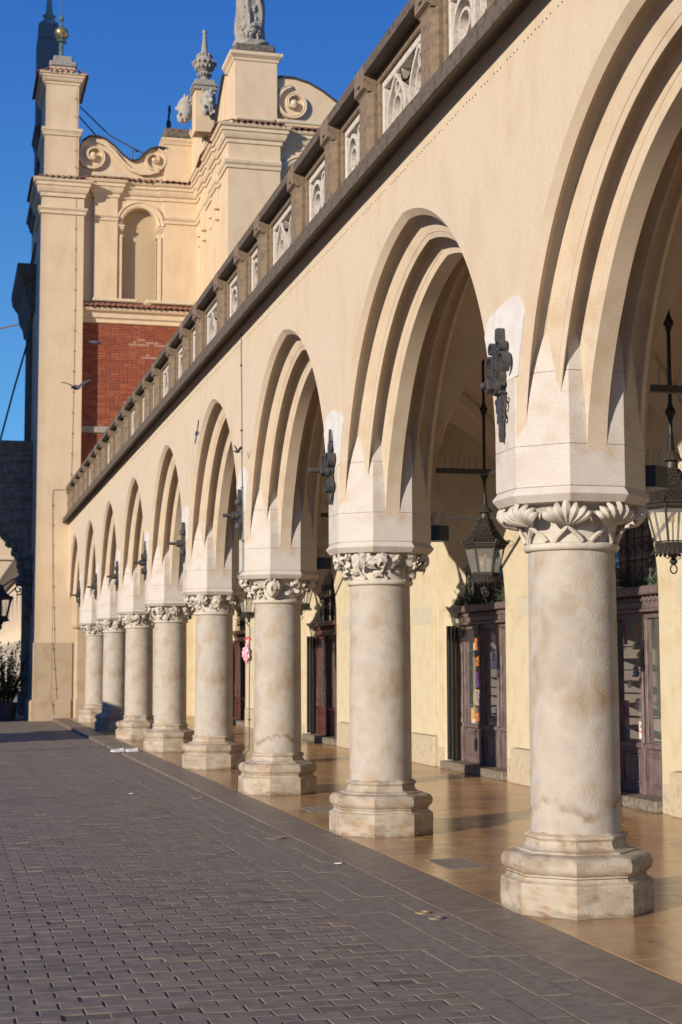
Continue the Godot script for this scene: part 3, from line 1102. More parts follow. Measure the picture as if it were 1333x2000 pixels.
func arcade() -> void:
	var hall := thing("market_hall", "long cream arcade of pointed arches on round stone columns", "building", V(D, 0, cz(3)))
	# columns
	var names := ["nearest column with lotus flower capital", "second column with grape leaf capital", "third column with carved face on its capital", "", "", "", "", ""]
	for k in range(-2, 8):
		var col := Node3D.new()
		col.name = "column"
		hall.add_child(col, true)
		col.position = V(D, 0, cz(k)) - hall.position
		if k == -2 or k == -1:
			column_parts(col, 1)
		elif k < 5:
			column_parts(col, k)
		else:
			var src: Node = hall.get_child({5: 3, 6: 5, 7: 6}[k])
			for c in src.get_children():
				col.add_child(c.duplicate(), true)
		if k >= 0 and k < 3:
			col.set_meta("label", names[k])
	# bays
	var bay0: Node3D
	for k in range(-2, 8):
		var bay := Node3D.new()
		bay.name = "bay"
		hall.add_child(bay, true)
		if bay0 == null:
			arch_bay_parts(bay)
			vault_parts(bay)
			bay0 = bay
		else:
			for c in bay0.get_children():
				bay.add_child(c.duplicate(), true)
		bay.position = V(0, 0, cz(k) + S / 2) - hall.position
	# the parts of bay0 were built round the origin
	# respond against the tower
	var mb := MB.new()
	var zr := cz(8)
	mb.oct([[AP, 2.60], [AP, 3.775]], V(D, 0, zr))
	mb.oct([[0.40, 2.500], [0.424, 2.506], [0.460, 2.553], [0.427, 2.600]], V(D, 0, zr))
	mb.oct([[0.36, 0.0], [0.36, 2.3], [0.34, 2.5]], V(D, 0, zr))
	mb.oct([[0.437, 0.0], [0.437, 0.45], [0.38, 0.50]], V(D, 0, zr))
	part(mb, "respond", M.sandbase, hall, 20.0)
	# cornice under the balustrade
	mb = MB.new()
	var prof := [[WX + 0.01, 5.578], [WX - 0.014, 5.584], [WX - 0.03, 5.592], [3.395, 5.588], [3.345, 5.562], [3.290, 5.515], [3.272, 5.506], [3.262, 5.508], [3.262, 5.640], [3.270, 5.650], [3.40, 5.680], [4.29, 5.69]]
	var rows := []
	for p in prof:
		var row := PackedVector3Array()
		for i in 55:
			var z := lerpf(-6.0, ZT, i / 54.0)
			var e := 0.0
			if p[0] > WX - 0.02:
				e = rng.randf_range(-0.012, 0.012)
			row.push_back(V(p[0] + (rng.randf_range(-0.004, 0.004) if p[0] < 3.28 else 0.0), p[1] + e + rng.randf_range(-0.002, 0.002), z))
		rows.append(row)
	mb.grid(rows)
	part(mb, "cornice", M.rail, hall, 25.0)
	# row of small drip holes along the wall head
	mb = MB.new()
	var z := 5.0
	while z < 30.0:
		if rng.randf() < 0.86:
			mb.blob(V(WX - 0.001, 5.375 + rng.randf_range(-0.006, 0.006), z), Vector3(0.003, 0.006, 0.008), 4)
		z += 0.062
	stuff(part(mb, "drip_marks", M.darkwood, hall))
	mb = MB.new()
	mb.quad(V(WX, 5.40, -8), V(SX + 0.4, 5.40, -8), V(SX + 0.4, 5.40, ZT), V(WX, 5.40, ZT))
	mb.quad(V(WX, 5.66, -8), V(SX + 0.4, 5.66, -8), V(SX + 0.4, 5.66, ZT), V(WX, 5.66, ZT))
	part(mb, "terrace", M.step, hall)
	# closing wall behind the camera's end
	mb = MB.new()
	mb.box(V(WX, 0, -0.2 - 2.5), V(SX, 5.6, -0.5 - 2.5))
	part(mb, "end_wall", M.plaster, hall)
	shop_wall(hall)

func shop_arc(hw: float, apex: float, spring: float, n: int) -> PackedVector2Array:
	var h := apex - spring
	var r := (h * h + hw * hw) / (2 * hw)
	var c := r - hw
	var t1 := acos(c / r)
	var o := PackedVector2Array()
	for i in n + 1:
		var t := t1 * i / n
		o.push_back(Vector2(r * cos(t) - c, spring + r * sin(t)))
	return o

func shop_wall(hall: Node3D) -> void:
	# wall with a splayed pointed opening in every bay
	var b0: Array = []
	for k in range(-2, 8):
		var zc := cz(k) + S / 2
		if b0.is_empty():
			var mb := MB.new()
			var rv := MB.new()
			var outer := PackedVector2Array([Vector2(1.30, 0.0)])
			outer.append_array(shop_arc(1.30, 3.66, 2.25, 16))
			var inner := PackedVector2Array([Vector2(1.14, 0.0)])
			inner.append_array(shop_arc(1.14, 3.40, 2.25, 16))
			for s in [-1, 1]:
				var r0 := P3([Vector3(SX, 0, s * S / 2)])
				var r1 := P3([Vector3(SX, 5.4, s * S / 2)])
				var a := PackedVector3Array()
				var b := PackedVector3Array()
				for i in outer.size():
					r0.push_back(Vector3(SX, outer[i].y, s * outer[i].x))
					r1.push_back(Vector3(SX, 5.4, s * outer[i].x))
					a.push_back(Vector3(SX, outer[i].y, s * outer[i].x))
					b.push_back(Vector3(SX + 0.26, inner[i].y, s * inner[i].x))
				mb.grid([r0, r1])
				rv.grid([a, b])
			b0 = [mb.commit(), rv.commit()]
		var w := inst(b0[0], "shop_wall", M.shopwall, hall, V(0, 0, zc) - hall.position)
		inst(b0[1], "door_reveal", M.shopwall, w)
		# wall pilaster under the rib, with base course and impost slabs
		var zk := cz(k) 
		var mb := MB.new()
		mb.bevel(V(SX - 0.035, 0.45, zk - 0.62), V(SX + 0.02, 2.9, zk + 0.62), 0.006)
		part(mb, "pilaster_panel", M.shopwall, w)
		mb = MB.new()
		mb.bevel(V(SX - 0.075, 0.0, zk - 0.66), V(SX + 0.02, 0.44, zk + 0.66), 0.012)
		part(mb, "wall_plinth", M.shopbase, w)
		for s in [-1, 1]:
			mb = MB.new()
			mb.bevel(V(SX - 0.005, 0.0, zk + s * 0.66), V(SX + 0.02, 0.30, zk + s * 0.965), 0.004)
			part(mb, "wall_plinth", M.shopbase, w)
		mb = MB.new()
		mb.bevel(V(SX - 0.039, 2.10, zk - 0.50), V(SX + 0.02, 2.36, zk + 0.46), 0.002)
		part(mb, "smooth_panel", M.greypatch, w)
	# rear closing wall of the arcade far end
	var e := MB.new()
	e.quad(V(IX, 0, ZT + 0.25), V(SX, 0, ZT + 0.25), V(SX, 5.4, ZT + 0.25), V(IX, 5.4, ZT + 0.25))
	part(e, "end_wall", M.shopwall, hall)

# ------------------------------------------------------------------ balustrade
func balustrade() -> void:
	var b := thing("stone_balustrade", "weathered stone balustrade with white tracery panels on the arcade roof", "balustrade", V(3.5, 5.68, 20))
	# post template at origin: front face x -0.12
	var poly := [[-0.155, 0.10], [-0.155, -0.06], [-0.115, -0.115], [0.115, -0.115], [0.155, -0.06], [0.155, 0.10]]
	var low := [[-0.172, 0.10], [-0.172, -0.07], [-0.13, -0.125], [0.13, -0.125], [0.172, -0.07], [0.172, 0.10]]
	var pm := MB.new()
	pm.prism(P2(low), Vector3(0, 0, 0), Vector3(0, 0, 1), Vector3(1, 0, 0), Vector3(0, 0.13, 0))
	pm.prism(P2(poly), Vector3(0, 0.13, 0), Vector3(0, 0, 1), Vector3(1, 0, 0), Vector3(0, 0.53, 0))
	# upper block flush with the rail, weathered top
	pm.prism(P2([[-0.118, 0.66], [-0.118, 0.672], [-0.152, 0.690], [-0.152, 0.888], [-0.132, 0.910], [0.0, 0.970], [0.165, 0.970], [0.165, 0.66]]), Vector3(0, 0, -0.15), Vector3(1, 0, 0), Vector3(0, 1, 0), Vector3(0, 0, 0.30))
	var post_mesh := pm.commit(Vector3.ZERO, 20.0)
	var sm := MB.new()
	sm.blob(Vector3(-0.152, 0.735, 0), Vector3(0.008, 0.014, 0.045), 6)
	var slot_mesh := sm.commit()
	var zs := []
	for k in range(-2, 8):
		for o in [0.0, 1.47, 3.26]:
			zs.append(cz(k) + o)
	zs.append(cz(8) - 0.25)
	for i in zs.size():
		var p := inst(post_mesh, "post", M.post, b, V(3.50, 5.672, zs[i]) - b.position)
		inst(slot_mesh, "drip_slot", M.darkwood, p)
	# panels
	var cache := {}
	for i in zs.size() - 1:
		var l: float = zs[i + 1] - zs[i] - 0.31
		var wide := l > 1.25
		var key := snappedf(l, 0.02)
		if not cache.has(key):
			cache[key] = panel_meshes(l, wide)
		var zc: float = (zs[i] + zs[i + 1]) / 2
		var at := V(3.50, 5.672, zc) - b.position
		var f := inst(cache[key][0], "panel_frame", M.tracery, b, at)
		inst(cache[key][1], "tracery", M.tracery, f)
		inst(cache[key][4], "tracery_back", M.tracery, f)
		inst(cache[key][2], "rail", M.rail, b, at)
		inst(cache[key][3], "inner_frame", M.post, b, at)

func panel_meshes(l: float, wide: bool) -> Array:
	var h := l / 2
	# rail between two posts
	var rail := MB.new()
	var pr := [[-0.150, 0.795], [-0.150, 0.885], [-0.13, 0.905], [0.0, 0.965], [0.16, 0.965], [0.16, 0.80], [0.0, 0.80], [-0.06, 0.80], [-0.13, 0.787]]
	rail.prism(P2(pr), Vector3(0, 0, -h - 0.006), Vector3(1, 0, 0), Vector3(0, 1, 0), Vector3(0, 0, 2 * h + 0.012))
	# brown outer surround
	var inner := MB.new()
	inner.bevel(Vector3(-0.03, 0.72, -h), Vector3(0.10, 0.80, h), 0.01)
	for s in [-1, 1]:
		inner.bevel(Vector3(-0.03, 0.0, s * h), Vector3(0.10, 0.72, s * (h - 0.045)), 0.01)
	# pale frame
	var fr := MB.new()
	var g := h - 0.045
	fr.bevel(Vector3(0.0, 0.66, -g), Vector3(0.10, 0.72, g), 0.006)
	fr.bevel(Vector3(0.0, 0.0, -g), Vector3(0.10, 0.05, g), 0.006)
	for s in [-1, 1]:
		fr.bevel(Vector3(0.0, 0.05, s * g), Vector3(0.10, 0.66, s * (g - 0.05)), 0.006)
	var tr := MB.new()
	var nx := Vector3(1, 0, 0)
	var cx := 0.055
	var u := g - 0.05
	if wide:
		# pointed leaf shapes round a central vesica, with rings beside it
		for s in [-1, 1]:
			for o in [0.0, 1.0]:
				var c: float = s * u * 0.5
				var path := PackedVector3Array()
				for i in 13:
					var t := lerpf(-1, 1, i / 12.0)
					path.push_back(Vector3(cx, 0.35 + t * 0.31, c + (o * 2.0 - 1.0) * u * 0.40 * cos(t * PI / 2)))
				tr.bar(path, nx, 0.10, 0.035)
			var ring := PackedVector3Array()
			for i in 16:
				var t := TAU * i / 16
				ring.push_back(Vector3(cx, 0.36 + 0.13 * sin(t), s * u * 0.5 + u * 0.19 * cos(t)))
			tr.bar(ring, nx, 0.07, 0.025, true)
			for q in [0.17, 0.55]:
				var tri := PackedVector3Array()
				for i in 10:
					var t := TAU * i / 10
					tri.push_back(Vector3(cx, q + 0.06 * sin(t), s * u * 0.5 + u * 0.10 * cos(t)))
				tr.bar(tri, nx, 0.06, 0.018, true)
			var edge := PackedVector3Array()
			for i in 9:
				var t := lerpf(0, PI, i / 8.0)
				edge.push_back(Vector3(cx, 0.66 - 0.16 * sin(t), s * u * 0.0 + u * 0.30 * cos(t)))
			tr.bar(edge, nx, 0.08, 0.025)
	else:
		for c in [-0.5, 0.5]:
			for s in [-1, 1]:
				var path := PackedVector3Array()
				path.push_back(Vector3(cx, 0.05, c * u + s * u * 0.46))
				for i in 9:
					var t := i / 8.0
					path.push_back(Vector3(cx, 0.36 + 0.24 * sin(t * PI / 2), c * u + s * u * 0.46 * cos(t * PI / 2)))
				tr.bar(path, nx, 0.10, 0.04)
			var ring := PackedVector3Array()
			for i in 14:
				var t := TAU * i / 14
				ring.push_back(Vector3(cx, 0.40 + 0.10 * sin(t), c * u + u * 0.26 * cos(t)))
			tr.bar(ring, nx, 0.07, 0.024, true)
			for s in [-1, 1]:
				tr.bar(P3([Vector3(cx, 0.05, c * u + s * u * 0.22), Vector3(cx, 0.2, c * u + s * u * 0.2), Vector3(cx, 0.30, c * u)]), nx, 0.07, 0.026)
		var drop := PackedVector3Array()
		for i in 12:
			var t := TAU * i / 12
			drop.push_back(Vector3(cx, 0.56 + 0.075 * sin(t), u * 0.16 * cos(t)))
		tr.bar(drop, nx, 0.07, 0.024, true)
	var back := MB.new()
	back.box(Vector3(0.105, 0.0, -g), Vector3(0.115, 0.72, g))
	return [fr.commit(Vector3.ZERO, 25.0), tr.commit(Vector3.ZERO, 40.0), rail.commit(Vector3.ZERO, 15.0), inner.commit(Vector3.ZERO, 20.0), back.commit()]

# ------------------------------------------------------------------ tall transept behind the arcade
# moulding strip swept along a horizontal polyline pts (x, zf); prof: (outward, y); outward is to the left of the walking direction
func moulding(mb: MB, pts: Array, prof: Array) -> void:
	var rows := []
	var n := pts.size()
	var outs := []
	for i in n:
		var d0 := Vector2.ZERO
		var d1 := Vector2.ZERO
		if i > 0:
			d0 = (Vector2(pts[i][0], pts[i][1]) - Vector2(pts[i - 1][0], pts[i - 1][1])).normalized()
		if i < n - 1:
			d1 = (Vector2(pts[i + 1][0], pts[i + 1][1]) - Vector2(pts[i][0], pts[i][1])).normalized()
		if d0 == Vector2.ZERO:
			d0 = d1
		if d1 == Vector2.ZERO:
			d1 = d0
		var n0 := Vector2(-d0.y, d0.x)
		var n1 := Vector2(-d1.y, d1.x)
		var m := (n0 + n1) / maxf(0.3, 1.0 + n0.dot(n1))
		outs.append(m)
	for p in prof:
		var row := PackedVector3Array()
		for i in n:
			row.push_back(V(pts[i][0] + outs[i].x * p[0], p[1], pts[i][1] + outs[i].y * p[0]))
		rows.append(row)
	mb.grid(rows)

func cornice_prof(y0: float, y1: float, o: float, base := 0.0) -> Array:
	var h := y1 - y0
	return [[base, y0], [base + o * 0.15, y0 + h * 0.02], [base + o * 0.15, y0 + h * 0.22], [base + o * 0.32, y0 + h * 0.26], [base + o * 0.50, y0 + h * 0.42], [base + o * 0.56, y0 + h * 0.60], [base + o * 0.70, y0 + h * 0.62], [base + o * 0.70, y0 + h * 0.80], [base + o * 0.88, y0 + h * 0.84], [base + o, y0 + h * 0.96], [base + o, y1], [base, y1 + 0.01]]

# clay tiles laid side by side on a ledge along pts, from outward o down to 0
func tiles(par: Node, pts: Array, y: float, o: float, rise: float) -> void:
	var mesh := tile_mesh(o + 0.05, rise)
	for i in pts.size() - 1:
		var a := Vector2(pts[i][0], pts[i][1])
		var b := Vector2(pts[i + 1][0], pts[i + 1][1])
		var l := a.distance_to(b)
		var d := (b - a) / l
		var out := Vector2(-d.y, d.x)
		var n := maxi(1, int(round((l + 2 * o * 0.0) / 0.165)))
		for k in n:
			var c := a + d * l * (k + 0.5) / n
			var m := inst(mesh, "roof_tile", M.rooftile, par, V(c.x, y, c.y) - gpos(par))
			var ox := Vector3(out.x, 0, -out.y)
			var dx := Vector3(d.x, 0, -d.y)
			m.basis = Basis(dx, Vector3.UP, ox) * Basis.from_euler(Vector3(rng.randf_range(-0.03, 0.03), rng.randf_range(-0.03, 0.03), rng.randf_range(-0.04, 0.04)))

func tile_mesh(l: float, rise: float) -> ArrayMesh:
	var mb := MB.new()
	var rows := []
	for e in [[-0.02, rise], [l, 0.0]]:
		var row := PackedVector3Array()
		for i in 6:
			var t := PI * i / 5
			row.push_back(Vector3(-0.083 * cos(t), e[1] + 0.055 * sin(t) + 0.004, e[0]))
		for i in range(5, -1, -1):
			var t := PI * i / 5
			row.push_back(Vector3(-0.066 * cos(t), e[1] + 0.038 * sin(t), e[0]))
		rows.append(row)
	mb.grid(rows, true)
	for e in 2:
		for i in 5:
			mb.quad(rows[e][i], rows[e][i + 1], rows[e][10 - i], rows[e][11 - i])
	return mb.commit(Vector3.ZERO, 30.0)

func rect_wall(mb: MB, x0: float, x1: float, y0: float, y1: float, zf: float) -> void:
	mb.quad(V(x0, y0, zf), V(x0, y1, zf), V(x1, y1, zf), V(x1, y0, zf))

# wall at zf with one round-headed niche
func niche_wall(mb: MB, bk: MB, x0: float, x1: float, y0: float, y1: float, zf: float, nx: float, hw: float, sill: float, spring: float, deep: float) -> void:
	var n := 14
	var r0 := PackedVector3Array()
	var r1 := PackedVector3Array()
	var arcp := []
	for i in n + 1:
		var t := PI * i / n
		arcp.append(Vector2(nx - hw * cos(t), spring + hw * sin(t)))
	rect_wall(mb, x0, nx - hw, y0, y1, zf)
	rect_wall(mb, nx + hw, x1, y0, y1, zf)
	rect_wall(mb, nx - hw, nx + hw, y0, sill, zf)
	for p in arcp:
		r0.push_back(V(p.x, p.y, zf))
		r1.push_back(V(p.x, y1, zf))
	mb.grid([r0, r1])
	var loop := [Vector2(nx - hw, sill)] + arcp + [Vector2(nx + hw, sill), Vector2(nx - hw, sill)]
	var a := PackedVector3Array()
	var b := PackedVector3Array()
	for p in loop:
		a.push_back(V(p.x, p.y, zf))
		b.push_back(V(p.x, p.y, zf + deep))
	mb.grid([a, b])
	bk.quad(V(nx - hw - 0.05, sill - 0.05, zf + deep), V(nx - hw - 0.05, spring + hw + 0.05, zf + deep), V(nx + hw + 0.05, spring + hw + 0.05, zf + deep), V(nx + hw + 0.05, sill - 0.05, zf + deep))

func archivolt(mb: MB, nx: float, hw: float, spring: float, zf: float, w: float) -> void:
	var rows := []
	for p in [[0.0, 0.0], [0.0, 0.05], [0.3, 0.075], [0.35, 0.05], [0.7, 0.06], [0.75, 0.09], [1.0, 0.085], [1.0, 0.0]]:
		var row := PackedVector3Array()
		for i in 19:
			var t := PI * i / 18
			var r: float = hw + w * p[0]
			row.push_back(V(nx - r * cos(t), spring + r * sin(t), zf - p[1]))
		rows.append(row)
	mb.grid(rows)

func impost(mb: MB, x0: float, x1: float, y: float, zf: float, deep: float) -> void:
	for q in [[0.0, 0.07, 0.07], [0.07, 0.13, 0.045], [0.13, 0.17, 0.02]]:
		mb.bevel(V(x0 - q[2] * 0.6, y - q[1], zf - q[2]), V(x1 + q[2] * 0.6, y - q[0], zf + deep), 0.008)
	mb.bevel(V(x0 - 0.02, y - 0.34, zf - 0.03), V(x1 + 0.02, y - 0.30, zf + deep), 0.008)

# spiral scroll relief: centre, start radius, turns, handedness
func spiral(mb: MB, c: Vector2, r0: float, turns: float, hand: float, a0: float, zf: float, depth: float) -> void:
	var path := PackedVector3Array()
	var th := []
	var n := int(turns * 22)
	for i in n + 1:
		var t := float(i) / n
		var r := r0 * pow(1.0 - t, 0.8) + 0.03
		var a := a0 + hand * TAU * turns * t
		path.push_back(V(c.x + r * cos(a), c.y + r * sin(a), zf - depth * (0.35 + 0.5 * t)))
		th.append(r0 * (0.26 - 0.10 * t))
	var rows := []
	for i in path.size():
		var d := path[mini(i + 1, n)] - path[maxi(i - 1, 0)]
		d.z = 0
		var s := d.normalized().cross(Vector3(0, 0, 1))
		var w: float = th[i]
		rows.append(P3([path[i] + s * w / 2 - Vector3(0, 0, depth), path[i] + s * w / 2, path[i] + s * w * 0.30 + Vector3(0, 0, depth * 0.5), path[i] + Vector3(0, 0, depth * 0.35), path[i] - s * w * 0.30 + Vector3(0, 0, depth * 0.5), path[i] - s * w / 2, path[i] - s * w / 2 - Vector3(0, 0, depth)]))
	mb.grid(rows)
	mb.blob(V(c.x, c.y, zf - depth * 0.9), Vector3(r0 * 0.22, r0 * 0.22, depth * 0.6), 8)

func transept() -> void:
	# ---- corner turret
	var tw := thing("corner_tower", "slender cream corner tower with tiled ledges at the arcade's far end", "tower", V(3.1, 0, ZT + 1.2))
	var back := ZT + 2.5
	var mb := MB.new()
	mb.box(V(2.53, 0, ZT), V(3.75, 15.0, back))
	part(mb, "wall", M.tower, tw)
	mb = MB.new()
	mb.bevel(V(2.49, -0.1, ZT - 0.03), V(3.60, 2.11, back), 0.02)
	part(mb, "stone_base", M.sandbase, tw)
	mb = MB.new()
	mb.bevel(V(2.40, -0.15, ZT - 0.12), V(3.60, 0.50, back), 0.05)
	part(mb, "stone_plinth", M.sandbase, tw)
	var ring := [[2.53, back], [2.53, ZT], [3.75, ZT], [3.75, back]]
	ring.reverse()
	mb = MB.new()
	moulding(mb, ring, cornice_prof(15.02, 15.52, 0.24))
	moulding(mb, ring, [[0.0, 14.50], [0.05, 14.52], [0.05, 14.60], [0.10, 14.66], [0.10, 14.70], [0.0, 14.74]])
	part(mb, "cornice", M.trim, tw)
	tiles(tw, ring, 15.53, 0.26, 0.10)
	mb = MB.new()
	mb.box(V(2.60, 15.0, ZT + 0.06), V(3.58, 17.06, back - 0.1))
	mb.box(V(2.62, 17.06, ZT + 0.08), V(3.56, 18.6, back - 0.12))
	part(mb, "upper_wall", M.tower, tw)
	var r2 := [[3.58, back], [3.58, ZT + 0.06], [2.60, ZT + 0.06], [2.60, back]]
	mb = MB.new()
	moulding(mb, r2, [[0.0, 16.86], [0.04, 16.88], [0.05, 16.96], [0.10, 17.02], [0.10, 17.09], [-0.03, 17.12]])
	part(mb, "upper_ledge", M.trim, tw)
	mb = MB.new()
	moulding(mb, r2, cornice_prof(18.42, 18.74, 0.20, -0.02))
	part(mb, "upper_cornice", M.trim, tw)
	tiles(tw, r2, 18.75, 0.22, 0.09)
	mb = MB.new()
	mb.bevel(V(2.72, 18.74, ZT + 0.14), V(3.46, 18.99, back - 0.3), 0.02)
	part(mb, "pedestal", M.tower, tw)
	mb = MB.new()
	mb.bevel(V(2.70, 18.99, ZT + 0.10), V(3.50, 19.16, back - 0.3), 0.04)
	mb.bevel(V(2.82, 19.16, ZT + 0.22), V(3.38, 19.36, back - 0.5), 0.03)
	part(mb, "pedestal_cap", M.carved, tw)
	# copper finial with gilded ball
	var f := thing("ball_finial", "green copper finial with gilded ball on the corner tower", "finial", V(3.06, 19.36, ZT + 0.6))
	var o := V(3.06, 19.36, ZT + 0.6)
	mb = MB.new()
	mb.lathe([[0.14, 0.0], [0.15, 0.03], [0.11, 0.06], [0.13, 0.10], [0.07, 0.16], [0.06, 0.34], [0.09, 0.38], [0.06, 0.42], [0.065, 0.52], [0.17, 0.55], [0.15, 0.58], [0.06, 0.61], [0.08, 0.66]], 16, o)
	mb.lathe([[0.10, 0.98], [0.12, 0.99], [0.04, 1.02], [0.03, 1.18], [0.075, 1.22], [0.085, 1.27], [0.06, 1.33], [0.022, 1.36], [0.016, 1.9], [0.010, 2.6], [0.0, 2.62]], 14, o)
	part(mb, "shaft", M.copper, f)
	mb = MB.new()
	mb.lathe([[0.08, 0.64], [0.15, 0.68], [0.195, 0.76], [0.21, 0.84], [0.19, 0.92], [0.12, 0.985]], 18, o)
	part(mb, "ball", M.gold, f)
	mb = MB.new()
	for i in 8:
		var a := TAU * i / 8
		mb.tube(P3([o + Vector3(cos(a) * 0.09, 0.64, sin(a) * 0.09), o + Vector3(cos(a) * 0.18, 0.70, sin(a) * 0.18), o + Vector3(cos(a) * 0.215, 0.80, sin(a) * 0.215)]), [0.02, 0.022, 0.012], 6)
	mb.lathe([[0.205, 0.86], [0.218, 0.875], [0.205, 0.89]], 18, o)
	part(mb, "calyx", M.copper, f)

	# ---- transept body: recessed wall, west return, front pier
	var zr := ZT + 0.33
	var zp := 39.85
	var t := thing("transept_building", "tall cream attic wall with scrolls and red brick storey behind the balustrade", "building", V(7.0, 0, 43))
	var body := MB.new()
	var bk := MB.new()
	niche_wall(body, bk, 3.70, 7.12, 11.7, 15.75, zr, 5.42, 0.52, 12.12, 14.42, 0.24)
	body.quad(V(7.12, 5.4, zp + 0.2), V(7.12, 15.75, zp + 0.2), V(7.12, 15.75, zr), V(7.12, 5.4, zr))
	part(bk, "niche_render", M.nicheback, t)
	bk = MB.new()
	niche_wall(body, bk, 8.30, 12.6, 5.4, 15.8, zp + 0.24, 9.05, 0.45, 12.3, 14.40, 0.25)
	rect_wall(body, 7.12, 8.40, 5.4, 15.8, zp + 0.21)
	body.quad(V(12.6, 5.4, zp + 0.24), V(12.6, 15.8, zp + 0.24), V(12.6, 15.8, 55), V(12.6, 5.4, 55))
	body.quad(V(3.7, 5.4, 55), V(12.6, 5.4, 55), V(12.6, 15.8, 55), V(3.7, 15.8, 55))
	body.quad(V(3.0, 15.74, ZT + 2), V(12.6, 15.74, ZT + 2), V(12.6, 15.74, 55), V(3.0, 15.74, 55))
	body.quad(V(3.75, 15.74, zr), V(7.3, 15.74, zr), V(7.3, 15.74, 48), V(3.75, 15.74, 48))
	part(body, "wall", M.tower, t, 20.0)
	part(bk, "niche_render", M.nicheback, t)
	mb = MB.new()
	archivolt(mb, 5.42, 0.52, 14.42, zr, 0.20)
	part(mb, "archivolt", M.trim, t)
	mb = MB.new()
	archivolt(mb, 9.05, 0.45, 14.40, zp + 0.24, 0.18)
	part(mb, "archivolt", M.trim, t)
	mb = MB.new()
	impost(mb, 4.78, 4.92, 14.40, zr, 0.3)
	impost(mb, 5.92, 6.06, 14.40, zr, 0.3)
	impost(mb, 8.50, 8.62, 14.38, zp + 0.24, 0.3)
	impost(mb, 9.48, 9.60, 14.38, zp + 0.24, 0.3)
	for x in [[4.78, 4.90], [5.94, 6.06]]:
		mb.bevel(V(x[0], 12.12, zr - 0.05), V(x[1], 14.1, zr + 0.2), 0.012)
	part(mb, "impost", M.trim, t)
	# pilasters
	mb = MB.new()
	mb.bevel(V(4.06, 12.1, zr - 0.10), V(4.76, 15.2, zr + 0.05), 0.01)
	mb.bevel(V(6.10, 12.1, zr - 0.06), V(7.15, 15.2, zr + 0.05), 0.01)
	mb.bevel(V(7.02, 5.6, zp), V(8.45, 15.4, zp + 1.0), 0.012)
	mb.bevel(V(7.05, 5.6, 41.7), V(7.2, 15.2, 42.6), 0.012)
	mb.bevel(V(7.05, 5.6, 43.9), V(7.2, 15.2, 44.6), 0.012)
	part(mb, "pilaster", M.tower, t)
	# cornices: line of the walls seen from the camera, walking east to west so that outward is to the camera
	var line := [[12.6, zp + 0.24], [8.45, zp + 0.24], [8.45, zp], [7.02, zp], [7.02, zp + 1.0], [7.12, zp + 1.0], [7.12, 41.7], [7.05, 41.7], [7.05, 42.6], [7.12, 42.6], [7.12, 43.9], [7.05, 43.9], [7.05, 44.6], [7.12, 44.6], [7.12, zr - 0.06], [6.10, zr - 0.06], [6.10, zr], [4.76, zr], [4.76, zr - 0.10], [4.06, zr - 0.10], [4.06, zr], [3.75, zr]]
	mb = MB.new()
	moulding(mb, line, cornice_prof(15.18, 15.66, 0.26))
	part(mb, "cornice", M.trim, t, 25.0)
	var strip := [[8.45, zp], [7.02, zp], [7.02, zp + 1.0], [7.12, zp + 1.0], [7.12, 41.7], [7.05, 41.7], [7.05, 42.6], [7.12, 42.6], [7.12, zr - 0.06], [6.12, zr - 0.06]]
	mb = MB.new()
	moulding(mb, strip, [[0.0, 14.50], [0.04, 14.51], [0.05, 14.59], [0.09, 14.63], [0.11, 14.70], [0.09, 14.74], [0.0, 14.76]])
	part(mb, "string_course", M.trim, t, 25.0)
	mb = MB.new()
	moulding(mb, [[4.76, zr - 0.10], [4.06, zr - 0.10]], [[0.0, 14.46], [0.04, 14.48], [0.05, 14.55], [0.09, 14.60], [0.0, 14.64]])
	part(mb, "string_course", M.trim, t, 25.0)
	mb = MB.new()
	moulding(mb, [[12.6, zp + 0.24], [9.70, zp + 0.24]], [[0.0, 14.46], [0.04, 14.48], [0.05, 14.55], [0.09, 14.60], [0.0, 14.64]])
	part(mb, "string_course", M.trim, t, 25.0)
	mb = MB.new()
	# capitals on the west return
	for z in [41.7, 42.6, 43.9, 44.6]:
		mb.bevel(V(6.98, 13.9, z - 0.08), V(7.2, 14.05, z + 0.08), 0.01)
		mb.bevel(V(7.0, 13.6, z - 0.06), V(7.2, 13.66, z + 0.06), 0.01)
	part(mb, "pilaster_capital", M.trim, t, 25.0)
	tiles(t, [[9.6, zp + 0.24], [8.45, zp + 0.24], [8.45, zp], [7.02, zp], [7.02, zp + 1.0], [7.12, 41.7], [7.05, 42.6], [7.12, 43.9], [7.12, zr - 0.06], [6.10, zr - 0.06], [4.76, zr - 0.03], [3.75, zr - 0.03]], 15.67, 0.28, 0.10)
	# lower cornice over the brick storey
	mb = MB.new()
	moulding(mb, [[7.05, zr], [3.75, zr]], [[0.0, 11.42], [0.05, 11.44], [0.06, 11.54], [0.12, 11.58], [0.14, 11.70], [0.24, 11.76], [0.28, 11.84], [0.0, 11.9]])
	part(mb, "brick_cornice", M.trim, t, 25.0)
	tiles(t, [[7.05, zr], [3.78, zr]], 11.85, 0.32, 0.14)
	tiles(t, [[7.05, zr + 0.16], [3.78, zr + 0.16]], 11.97, 0.2, 0.12)
	for q in [[4.05, 12.06, 5.35, zr - 0.16], [5.60, 12.06, 7.02, zr - 0.16], [3.98, 15.80, 5.0, zr - 0.12], [7.25, 15.84, 8.3, zp - 0.02], [8.35, 15.84, 9.9, zp - 0.02]]:
		mb = MB.new()
		mb.bevel(V(q[0], q[1], q[3]), V(q[2], q[1] + 0.10, q[3] + 0.07), 0.02)
		part(mb, "snow_guard", M.shopwall, t)
	# brick storey, laid brick by brick
	mb = MB.new()
	rect_wall(mb, 3.6, 7.1, 5.4, 11.5, zr + 0.012)
	part(mb, "mortar_bed", M.mortar, t)
	var bb := []
	for i in 4:
		bb.append(MB.new())
	var y := 6.6
	var row := 0
